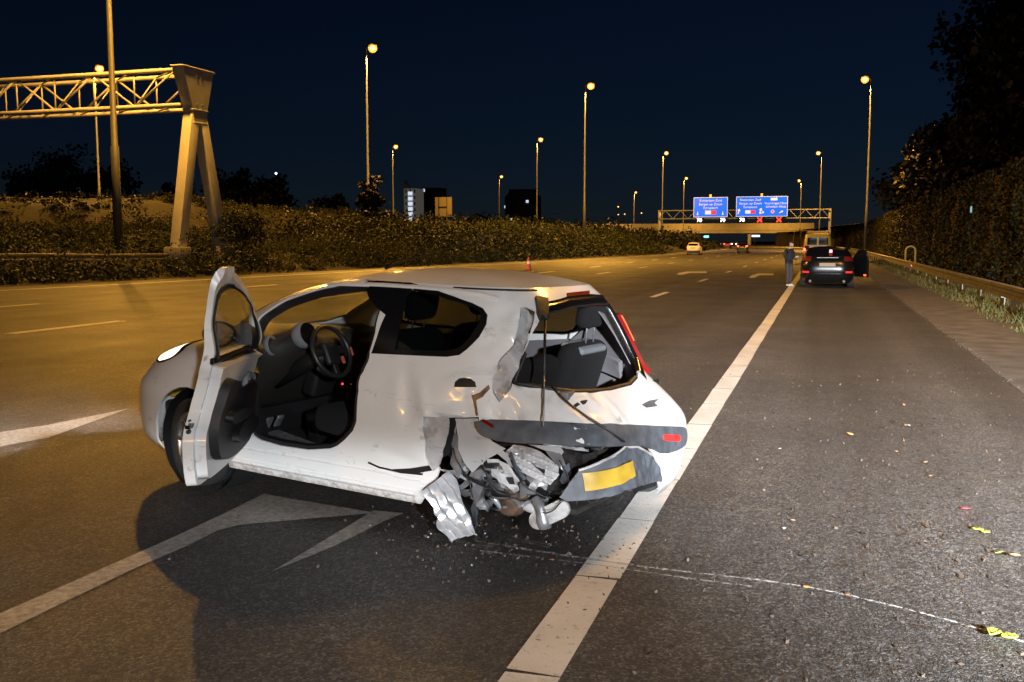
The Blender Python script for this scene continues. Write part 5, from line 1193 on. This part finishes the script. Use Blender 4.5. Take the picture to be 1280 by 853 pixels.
for x, z in ((-1.6, 35.5), (.4, 39.5), (1.8, 35), (0, 30)): MB().lathe([(0, -.7), (.7, 0), (0, .7)], 8, Matrix.Translation((x, -2.3, z))).build('mast_light', LAMP_WHITE, ms)
fl_ = [(-52, 470, 3.0, 2.4, 1.0, (.3, .9, 1), 'glowing cyan sign board under the overpass'), (-33, 520, 3.5, 5, 1.0, (.75, .85, 1), 'lit white sign board far under the overpass'), (-70, 500, 3.0, 3, .8, (1, .25, .2), 'small red lit board far under the overpass, left')]
for x, y, z, w, h, col_, lab in fl_:
    b = empty('lit_sign_board', (x, y, z)); tag(b, lab, 'sign board'); MB().box(-w/2, w/2, -.1, .1, 0, h).build('panel', mat('panel_' + lab[:8], col_, .5, emit=col_, es=1.6), b); MB().box(-.1, .1, .12, .3, -z, h*.9).build('post', STEEL, b)

# ---------------------------------------------------------------- other vehicles
def rows_scaled(L, W, H, prof):
    return Body([(z*H, f*L, r*L, w*W/2, nf, nr) for z, f, r, w, nf, nr in prof])
HATCH = [(.0, .47, -.47, .90, 4, 5), (.14, .49, -.49, .97, 4, 5.5), (.30, .50, -.50, 1.0, 4, 6), (.45, .485, -.495, .99, 4, 6), (.55, .43, -.485, .97, 4, 5.5), (.62, .30, -.47, .94, 4.2, 5), (.70, .23, -.45, .89, 4.4, 5), (.80, .16, -.42, .84, 4.6, 5), (.90, .07, -.385, .78, 4.6, 5), (.955, -.01, -.35, .70, 4.4, 5)]
COUPE = [(.0, .46, -.46, .90, 4, 5), (.14, .49, -.485, .97, 4, 5.5), (.30, .50, -.50, 1.0, 4, 6), (.45, .49, -.50, 1.0, 4, 6), (.58, .44, -.49, .98, 4, 5.5), (.66, .30, -.475, .94, 4.2, 5), (.72, .24, -.455, .90, 4.4, 5), (.82, .16, -.37, .83, 4.6, 4.6), (.90, .08, -.28, .77, 4.6, 4.4), (.955, .0, -.19, .70, 4.4, 4.4)]
VAN = [(.0, .47, -.49, .92, 4, 9), (.14, .49, -.495, .97, 4, 9), (.30, .50, -.50, 1.0, 4, 10), (.42, .47, -.50, 1.0, 4, 10), (.50, .36, -.50, .995, 4.4, 10), (.60, .32, -.497, .98, 4.6, 10), (.75, .27, -.49, .94, 4.8, 10), (.90, .20, -.48, .88, 4.8, 9), (.965, .12, -.46, .80, 4.6, 8)]
BLACKCAR = mat('black_car_paint', (.005, .005, .006), .25, spec=.4)
def vehicle(name, label, L, W, H, prof, paint, loc, rot, tail, wheels=.32, cat='car', group=None, clear=.17, plate=YELLOW, detail=True, tail_z=(.56, .68), win_z=(.67, .90)):
    B = rows_scaled(L, W, H - clear, prof); root = empty(name, loc, (0, 0, rot)); tag(root, label, cat, group)
    lift = lambda A: A + np.array([0, 0, clear]); h = H - clear; d = .09 if detail else .16
    def circ(x, r_, left):
        Lp = []
        for k in range(20):
            t = TWO*k/20; z = max(-.01, (wheels - clear) + r_*math.sin(t)); a, _ = B.side(x + r_*math.cos(t), max(z, .001)); Lp.append((float(a), z))
        return Lp if left else mirror(Lp)
    ax = (L*.30, -L*.29)
    panel(B, 'body', [(0, .0), (TWO, .0), (TWO, .955*h if prof is not VAN else .965*h), (0, .955*h if prof is not VAN else .965*h)], paint, root, holes=[circ(x, wheels*1.16, s) for x in ax for s in (True, False)], d=d, th=.02, move=lift)
    zt = .955*h if prof is not VAN else .965*h
    tp = B.pt(np.linspace(0, TWO, 49)[:-1], np.full(48, zt)); c0 = tp.mean(0); V = [(c0[0], 0, H)]; F = [(0, 1 + k, 1 + (k + 1) % 48) for k in range(48)]
    for i in (1, 2, 3, 4):
        r_ = i/4
        for p in tp: V.append((c0[0] + (p[0] - c0[0])*r_, p[1]*r_, clear + zt + (h - zt)*(1 - r_**2.2)))
    for i in range(3):
        for k in range(48): a, b = 1 + i*48 + k, 1 + i*48 + (k + 1) % 48; F.append((a, a + 48, b + 48, b))
    obj('roof', V, F, paint, root, True)
    wz0, wz1 = win_z[0]*h, win_z[1]*h
    def backpoly(y0, y1, z0, z1, k=.86): 
        return [tuple(map(float, B.back(y, z))) for y, z in ((y0, z0), (y1, z0), (y1*k, z1), (y0*k, z1))]
    fix = lambda Lp: [((a if a > 0 else a + TWO), b) for a, b in Lp]
    ww_ = W/2*.74
    if prof is VAN:
        for s in (1, -1): panel(B, 'rear_window', fix(backpoly(s*.06, s*ww_, wz0, wz1, .95)), GLOSSB, root, off=.006, th=.01, d=.12, move=lift)
    else: panel(B, 'rear_window', fix(backpoly(-ww_, ww_, wz0 + .02, wz1, .88)), GLOSSB, root, off=.006, th=.01, d=.12, move=lift)
    for s in (1, -1):
        sp = [tuple(map(float, B.side(x, z, s))) for x, z in ((L*.18, wz0), (-L*.30, wz0), (-L*.24, wz1), (L*.09, wz1))]
        panel(B, 'side_window', fix(sp), GLOSSB, root, off=.006, th=.01, d=.14, move=lift)
        panel(B, 'tail_light', fix(backpoly(s*W*.30, s*W*.455, tail_z[0]*h, tail_z[1]*h, .98)), tail, root, off=.012, th=.03, d=.07, move=lift)
        panel(B, 'headlight', fix([tuple(map(float, B.side(x, z, s))) for x, z in ((L*.475, .40*h), (L*.44, .40*h), (L*.42, .50*h), (L*.45, .50*h))]), mat('dark_headlight', (.4, .4, .4), .1), root, off=.008, th=.02, d=.08, move=lift)
        if detail:
            panel(B, 'rear_reflector', fix(backpoly(s*W*.33, s*W*.45, .28*h, .33*h, 1)), mat('self_glowing_reflector', (.65, .02, .02), .2, emit=(1, .06, .05), es=.5), root, off=.012, th=.02, d=.06, move=lift)  # thrown-back light put in as the reflector's own glow
    panel(B, 'number_plate', fix(backpoly(-.26, .26, .46*h, .55*h, 1)), plate, root, off=.014, th=.015, d=.08, move=lift)
    panel(B, 'rear_bumper', fix(backpoly(-W*.47, W*.47, .05*h, .26*h, 1)), GLOSSB if paint is BLACKCAR else GREYP, root, off=.03, th=.04, d=.1, move=lift)
    for x in ax:
        for s in (1, -1):
            M = Matrix.Translation((x, s*(W/2 - .12), wheels)) @ Matrix.Rotation(rad(-90*s), 4, 'X'); k = wheels
            wv = MB().lathe([(.64*k, -.09), (.85*k, -.105), (.97*k, -.09), (k, 0), (.97*k, .09), (.85*k, .105), (.64*k, .08)], 24, M).build('wheel', RUBBER, root, True)
            MB().lathe([(0, .05), (.15*k, .075), (.55*k, .06), (.66*k, .085)], 24, M).build('rim', RIM, wv, True)
    return root, B, lift
rot90 = rad(90)
blk, B, lift = vehicle('parked_car', 'black fastback car parked on the hard shoulder with its right door open', 4.6, 1.80, 1.42, COUPE, BLACKCAR, (.19, 37.6, 0), rot90, mat('dim_red_lens', (.10, .008, .006), .3, emit=(1, .05, .03), es=.03), plate=mat('blank_grey_plate', (.30, .25, .18), .6), tail_z=(.60, .72), win_z=(.70, .90))
for s in (-1, 1): MB().tube([(-2.30, s*.55, .24), (-2.38, s*.55, .24)], .05, 10).build('exhaust_tip', STEEL, blk, True)
MB().box(-.004, .004, -.35, .35, 0, .012, Matrix.Translation((-2.33, 0, 1.035))).build('chrome_strip', STEEL, blk)
MB().box(-.01, .01, -.05, .05, -.02, .09, Matrix.Translation((-1.75, -.10, 1.22))).build('brake_light', mat('dim_brake_light', (.5, .02, .02), .3, emit=(1, .08, .05), es=1.0), blk)
dr = MB().box(0, .95, -.05, .05, .32, .95, Matrix.Translation((.55, -.86, 0)) @ Matrix.Rotation(rad(180 + 34), 4, 'Z')).build('door', BLACKCAR, blk, bevel=.03)
fr_ = MB(); A_ = Matrix.Translation((.55, -.86, 0)) @ Matrix.Rotation(rad(180 + 34), 4, 'Z')
fr_.tube([A_ @ Vector(p) for p in ((.05, 0, .95), (.40, 0, 1.28), (.80, 0, 1.30), (.93, 0, .95))], .025, 6); fr_.build('door_frame', BLACKCAR, dr, True)
MB().add([A_ @ Vector(p) for p in ((.06, 0, .95), (.41, 0, 1.27), (.80, 0, 1.29), (.92, 0, .95))], [(0, 1, 2, 3)]).build('door_glass', GLOSSB, dr)
MB().box(.80, .93, -.06, -.052, .36, .42, A_).build('door_reflector', RED_LIT, dr)  # reflector given its own glow, it is no lamp
van, B, lift = vehicle('recovery_van', 'yellow recovery van parked ahead of the black car', 5.2, 1.95, 2.15, VAN, mat('yellow_van_paint', (.62, .42, .05), .4, coat=.3), (-.30, 75.2, 0), rot90, RED, wheels=.34, cat='van', tail_z=(.40, .55), win_z=(.58, .84))
MB().box(-.25, .25, -.75, .75, 0, .14, Matrix.Translation((-.8, 0, 2.17))).build('beacon_bar', mat('amber_beacon', (.6, .35, .05), .4), van, bevel=.03)
for s in (1, -1): MB().tube([(-2.2, s*.78, 2.12), (-2.2, s*.78, 2.24), (-1.4, s*.78, 2.24)], .02, 6).build('roof_rack', STEEL, van, True)
MB().box(-.02, .0, -.07, .07, -.09, .09, Matrix.Translation((-2.61, .88, 1.0))).build('lit_tail_light', RED_LIT, van)
TAIL_ON = mat('bright_tail_light', (.7, .03, .02), .3, emit=(1, .10, .06), es=6)
vehicle('moving_car', 'white hatchback driving away with red tail lights, leftmost of the far cars', 3.7, 1.50, 1.42, HATCH, mat('far_white_paint', (.72, .66, .58), .35, coat=.4), (-13.95, 114.5, 0), rot90, TAIL_ON, wheels=.28, group='cars driving away', detail=False)
vehicle('moving_car', 'dark car driving away on the right of the far cars', 3.7, 1.45, 1.38, HATCH, mat('far_dark_paint', (.03, .015, .015), .3, coat=.4), (-9.7, 130.5, 0), rot90, TAIL_ON, wheels=.28, group='cars driving away', detail=False)
vehicle('moving_car', 'smallest red car driving away toward the overpass', 4.0, 1.70, 1.45, HATCH, mat('far_red_paint', (.35, .03, .02), .3, coat=.4), (-18.6, 207, 0), rot90 + .1, TAIL_ON, wheels=.30, group='cars driving away', detail=False)
for i, (x, y, lab) in enumerate([(-29.5, 300, 'distant car with bright white lights under the left of the overpass'), (-24, 290, 'distant car with white lights under the middle of the overpass')]):
    r_, _, _ = vehicle('oncoming_car', lab, 4.1, 1.75, 1.45, HATCH, mat('far_dark_paint', (.03, .015, .015), .3), (x, y, 0), -rot90, RED, wheels=.30, group='far cars with white lights', detail=False)
    for s in (.6, -.6): MB().lathe([(0, -.02), (.16, -.02), (.16, .05), (0, .06)], 10, Matrix.Translation((2.06, s, .66)) @ Matrix.Rotation(rad(90), 4, 'Y')).build('lit_headlight', LAMP_WHITE, r_)
# red and white cone at the left edge of the lanes
cn = empty('traffic_cone', (-15.36, 52.0, 0)); tag(cn, 'small red traffic cone standing beyond the wrecked car roof', 'traffic cone')
MB().box(-.2, .2, -.2, .2, .001, .04).build('base', BLACKP, cn, bevel=.01)
MB().lathe([(.15, .04), (.04, .72), (0, .73)], 16).build('cone', mat('cone_red', (.6, .07, .03), .5), cn, True); MB().lathe([(.105, .34), (.078, .50)], 16).build('reflective_band', mat('cone_white', (.8, .8, .8), .4), cn, True)

# ---------------------------------------------------------------- person by the black car
def skin_mesh(name, joints, bones, m, parent, sub=2, root=0):
    me = bpy.data.meshes.new(name); me.from_pydata([j[:3] for j in joints], bones, []); o = bpy.data.objects.new(name, me); COL.objects.link(o)
    o.modifiers.new('skin', 'SKIN'); sv = me.skin_vertices[0].data
    for i, j in enumerate(joints):
        r = j[3]; sv[i].radius = (r, r) if not hasattr(r, '__len__') else r; sv[i].use_root = (i == root)
    ss_ = o.modifiers.new('sub', 'SUBSURF'); ss_.levels = sub; ss_.render_levels = sub
    dg = bpy.context.evaluated_depsgraph_get(); me2 = bpy.data.meshes.new_from_object(o.evaluated_get(dg)); bpy.data.objects.remove(o)
    return link(name, me2, m, parent, True)
def person(name, label, loc, rz, k=1.0):
    p = empty(name, loc, (0, 0, rz)); p.scale = (k, k, k); tag(p, label, 'person')
    SKIN = mat('skin', (.45, .28, .20), .6); JACKET = mat('dark_jacket', (.012, .013, .017), .85, bump=.3, bump_scale=30); TROUS = mat('grey_trousers', (.05, .047, .045), .9, bump=.3, bump_scale=30); SHOE = mat('white_shoes', (.6, .6, .6), .6)
    # faces +x; y is the left side
    J = [(0, 0, .95, (.13, .16)), (.01, 0, 1.10, (.13, .16)), (.0, 0, 1.28, (.14, .18)), (.02, 0, 1.42, (.12, .16)), (.05, 0, 1.50, .055), (.075, 0, 1.56, .055),
         (.01, .19, 1.41, .075), (.02, .25, 1.26, .062), (.05, .25, 1.10, .055), (.20, .18, 1.08, .045), (.29, .10, 1.12, .038),
         (.01, -.19, 1.41, .075), (.02, -.25, 1.26, .062), (.06, -.25, 1.10, .055), (.20, -.16, 1.06, .045), (.30, -.06, 1.10, .038),
         (0, .10, .88, .105), (.02, .11, .68, .088), (.03, .12, .50, .066), (.00, .13, .30, .062), (-.03, .14, .11, .050),
         (0, -.10, .88, .105), (.05, -.11, .68, .088), (.09, -.12, .50, .066), (.09, -.13, .30, .062), (.07, -.14, .11, .050)]
    Eg = [(0, 1), (1, 2), (2, 3), (3, 4), (4, 5), (3, 6), (6, 7), (7, 8), (8, 9), (9, 10), (3, 11), (11, 12), (12, 13), (13, 14), (14, 15), (0, 16), (16, 17), (17, 18), (18, 19), (19, 20), (0, 21), (21, 22), (22, 23), (23, 24), (24, 25)]
    body = skin_mesh('body', J, Eg, TROUS, p)
    body.data.materials.append(JACKET); body.data.materials.append(SKIN)
    for f in body.data.polygons:
        c = f.center; f.material_index = 2 if (c.z > 1.49 and abs(c.y) < .1) else (1 if (c.z > .90 or abs(c.y) > .215) else 0)
    hd = MB(); V = []; F = []; 
    for i in range(13):
        for j in range(18):
            a = math.pi*i/12; t = TWO*j/18; x, y, z = math.sin(a)*math.cos(t), math.sin(a)*math.sin(t), math.cos(a)
            jaw = 1 - .30*max(0, -z)**1.2*(1 if x < .3 else .55); V.append(((.098 + .012*(z < 0)*x)*x*jaw + (.012 if x > .9 and -.35 < z < .1 else 0), .076*y*jaw, .118*z))
    for i in range(12):
        for j in range(18): F.append((i*18 + j, (i + 1)*18 + j, (i + 1)*18 + (j + 1) % 18, i*18 + (j + 1) % 18))
    HM = Matrix.Translation((.105, 0, 1.655)) @ Matrix.Rotation(rad(24), 4, 'Y')
    head_ = obj('head', [HM @ Vector(v) for v in V], F, SKIN, p, True)
    hv = [HM @ Vector((v[0]*1.07 - .008, v[1]*1.07, v[2]*1.06 + .004)) for v in V]
    obj('hair', hv, [f for f in F if (np.mean([V[q][2] for q in f]) > .045 or (np.mean([V[q][0] for q in f]) < -.01 and np.mean([V[q][2] for q in f]) > -.05))], mat('dark_hair', (.02, .015, .012), .8), p, True)
    for s in (1, -1):
        MB().lathe([(0, -.004), (.011, 0), (0, .004)], 8, HM @ Matrix.Translation((.093, s*.030, .015)) @ RY(90)).build('eye', GLOSSB, head_); MB().lathe([(0, -.012), (.028, -.006), (.03, .006), (0, .01)], 10, HM @ Matrix.Translation((-.005, s*.077, .0)) @ Matrix.Rotation(rad(90), 4, 'X') @ Matrix.Diagonal((.7, 1, 1, 1))).build('ear', SKIN, head_, True)
    MB().box(.094, .100, -.022, .022, -.062, -.055, HM).build('mouth', mat('lips', (.3, .12, .1), .6), head_)
    for s, hx, hy, hz in ((1, .315, .085, 1.13), (-1, .325, -.045, 1.11)):
        js = [(hx - .03, hy, hz, .030), (hx + .03, hy, hz + .01, (.032, .016))]; ed = [(0, 1)]
        for q in range(4):
            oy = (-.027 + .018*q); b0 = len(js); js += [(hx + .062, hy + oy, hz + .014, .0085), (hx + .085, hy + oy - s*.006, hz + .030, .008), (hx + .078, hy + oy - s*.012, hz + .050, .007)]; ed += [(1, b0), (b0, b0 + 1), (b0 + 1, b0 + 2)]
        b0 = len(js); js += [(hx + .015, hy - s*.036, hz + .025, .010), (hx + .04, hy - s*.040, hz + .048, .008)]; ed += [(0, b0), (b0, b0 + 1)]
        skin_mesh('hand', js, ed, SKIN, p, 1)
    for s, x0 in ((1, -.03), (-1, .07)):
        js = [(x0 - .05, s*.14, .045, .042), (x0 + .02, s*.14, .055, .045), (x0 + .10, s*.145, .04, .040), (x0 + .17, s*.148, .03, .028)]
        skin_mesh('shoe', js, [(0, 1), (1, 2), (2, 3)], SHOE, p, 2)
    return p
person('person', 'person in dark jacket and white shoes looking down beside the black car', (-1.12, 36.55, 0), rad(-40), .90)
pad = MB().box(-.04, .04, -.06, .06, -.005, .005, Matrix.Translation((0, 0, 0))).build('notepad', mat('paper_sticker', (.55, .58, .62), .7), None, bevel=.003)
pad.location = (-.83, 36.30, 1.06); pad.rotation_euler = (.2, .4, rad(-40)); tag(pad, 'small pale notepad in the hands of the person', 'notepad')

# ---------------------------------------------------------------- leaves, crumbs and scrape marks on the road
LG = mat('green_yellow_leaf', (.34, .38, .07), .55, noise_amt=.3, noise_scale=60); LO = mat('orange_leaf', (.50, .24, .08), .6, noise_amt=.3, noise_scale=60); LB = mat('brown_leaf', (.22, .12, .06), .7, noise_amt=.3, noise_scale=60); LR = mat('red_shard', (.65, .05, .06), .3); LP = mat('pale_shard', (.6, .58, .55), .5)
def leaf(x, y, s, m, label, name='fallen_leaf', cat='leaf', curl=.6, group='leaves and shards on the hard shoulder'):
    V = []; F = []; n = 9; a = random.uniform(0, 6.28)
    for i in range(n):
        t = i/(n - 1); w = math.sin(math.pi*min(1, t*1.05))**.7*.36*(1 + .15*math.sin(17*t)); zc = curl*s*(.10 + .55*abs(t - .45)**1.4)
        V += [((t - .5)*s, -w*s, zc + curl*s*w*.7 + .004), ((t - .5)*s, 0, zc*.6 + .004), ((t - .5)*s, w*s*.9, zc + curl*s*w*.9 + .004)]
    for i in range(n - 1):
        for k in (0, 1): F.append((i*3 + k, (i + 1)*3 + k, (i + 1)*3 + k + 1, i*3 + k + 1))
    o = obj(name, V, F, m, None, True); o.location = (x, y, .003); o.rotation_euler = (random.uniform(-.2, .2), random.uniform(-.2, .2), a)
    so = o.modifiers.new('thickness', 'SOLIDIFY'); so.thickness = .0015
    return tag(o, label, cat, group)
LV = GROUND_TRACE['leaf']
defs = [(LO, .07, 'orange leaf lying alone left of the other leaves on the shoulder'), (LP, .05, 'pale shard beside the upper leaves on the shoulder'), (LO, .06, 'orange leaf farthest up the hard shoulder'), (LB, .05, 'brown leaf just below the farthest orange leaf'), (LB, .04, 'small brown leaf left of the middle leaf trail'), (LR, .08, 'bright red plastic shard on the hard shoulder'), (LG, .09, 'yellow-green leaf right below the red shard'), (LG, .06, 'smaller yellow-green leaf touching the one below the red shard'), (LG, .08, 'single green leaf near the right edge under the red shard'), (LG, .10, 'left of two large pale green leaves at the scrape end'), (LG, .09, 'right of two large pale green leaves at the scrape end'), (LB, .04, 'brown leaf standing right of the white edge line'), (LO, .04, 'small orange leaf on the long scrape mark'), (LP, .04, 'pale shard just below the brown leaf beside the edge line'), (LB, .03, 'tiny brown leaf beside the edge line near the bumper'), (LB, .05, 'brown leaf in the middle of the leaf trail'), (LB, .05, 'lower brown leaf of the middle leaf trail'), (LB, .07, 'brown leaf at the right picture edge below the green leaf'), (LB, .04, 'brown leaf lying on the white edge line at the scrape'), (LP, .03, 'tiny pale shard near the bumper corner'), (LB, .04, 'brown leaf on the scrape mark in the shoulder')]
for (x, y), (m, s, lab) in zip(LV, defs):
    leaf(x, y, s*.8, m, lab, 'plastic_shard' if 'shard' in lab else 'fallen_leaf', 'shard' if 'shard' in lab else 'leaf', .35 if 'shard' in lab else .8)
N = 800; cx_ = RNG.uniform(-1.6, 1.9, N); cy_ = 3.2 + 10*RNG.random(N)**1.4
m_ = RNG.random(N) < .40; cx_[m_] = RNG.normal(-1.7, .5, m_.sum()); cy_[m_] = RNG.normal(4.85, .35, m_.sum())
C = np.stack([cx_, cy_, np.full(N, .007)], 1)
cr = quads_mesh('road_crumbs', leaf_quads(C, .013, 1.6, .6), mat('crumb', (.07, .05, .035), .8, noise_amt=.6, noise_scale=8)); struct(cr, 'stuff'); cr['label'] = 'fine leaf crumbs and grit scattered around the wreck'
# litter: small curled bits that stand up from the surface and cast long shadows
N = 620; lx = RNG.uniform(-.7, 1.8, N); ly = 3.4 + 11*RNG.random(N)**1.25; k_ = RNG.random(N) < .45; lx[k_] = RNG.normal(.75, .3, k_.sum()); ly[k_] = RNG.uniform(5, 10, k_.sum())
sz = RNG.uniform(.005, .019, (N, 1))*np.where(RNG.random((N, 1)) < .15, 1.5, 1); an = RNG.random(N)*6.28; dx_ = np.stack([np.cos(an), np.sin(an), 0*an], 1)*sz; dy_ = np.stack([-np.sin(an), np.cos(an), 0*an], 1)*sz*.55; up_ = np.array([[0, 0, 1.]])*sz
base_ = np.stack([lx, ly, np.full(N, .006)], 1); tip = up_*RNG.uniform(.5, 1.5, (N, 1)); q1 = np.stack([base_ - dx_, base_ + dy_ + tip*.15, base_ + dx_*.2 + tip*.35, base_ - dy_*.8], 1); q2 = np.stack([base_ - dy_*.8, base_ + dx_*.2 + tip*.35, base_ + dy_ + tip*.15, base_ + dx_*1.1 + tip], 1)
lt_ = quads_mesh('leaf_litter', np.concatenate([q1, q2]), mat('litter', (.032, .020, .012), .8, noise_amt=.8, noise_scale=5)); struct(lt_, 'stuff'); lt_['label'] = 'small curled leaf bits strewn over the hard shoulder'
N = 60; C = np.stack([RNG.normal(-1.75, .42, N), RNG.normal(4.95, .22, N), np.full(N, .008)], 1)
cr = quads_mesh('glass_crumbs', leaf_quads(C, .008, 1.2, .3), mat('glass_crumb', (.4, .42, .44), .15)); struct(cr, 'stuff'); cr['label'] = 'pale broken crumbs under the crushed corner'
def scrape_material():
    m, nt, b = new_mat('scraped_asphalt'); L = nt.links.new; tc = node(nt, 'ShaderNodeTexCoord')
    n = node(nt, 'ShaderNodeTexNoise', i_Scale=45.0, i_Detail=6.0, i_Roughness=.75); L(tc.outputs['Object'], n.inputs['Vector'])
    b.inputs['Base Color'].default_value = (.52, .52, .52, 1); b.inputs['Roughness'].default_value = .8
    L(ramp(nt, n.outputs['Fac'], [(.43, (0, 0, 0)), (.56, (.95, .95, .95))]), b.inputs['Alpha']); return m
SCR = scrape_material(); ROAD = bpy.data.objects['road']
def scrape(path, w0, w1):
    P = resample(path, .05, False); V = []; n = len(P)
    for i, p in enumerate(P):
        d = P[min(i + 1, n - 1)] - P[max(i - 1, 0)]; d /= np.linalg.norm(d); s = np.array([-d[1], d[0]]); w = (w0 + (w1 - w0)*i/n)*random.uniform(.5, 1.3)
        V += [(*(p + s*w), .0085), (*(p - s*w), .0085)]
    obj('scrape_mark', V, [(2*i, 2*i + 1, 2*i + 3, 2*i + 2) for i in range(n - 1)], SCR, ROAD)
smooth_ = lambda L: [L[0]] + [tuple(.25*np.array(L[i-1]) + .5*np.array(L[i]) + .25*np.array(L[i+1])) for i in range(1, len(L) - 1)] + [L[-1]]
scrape(smooth_(smooth_(GROUND_TRACE['scrape_a'])), .013, .008); scrape(smooth_(GROUND_TRACE['scrape_b']), .010, .006)
for k in range(7):
    x, y = random.uniform(-2.1, -1.4), random.uniform(4.75, 5.0); scrape([(x, y), (x + .12, y - .02), (x + .26, y - .05 + random.uniform(-.03, .03))], .005, .003)
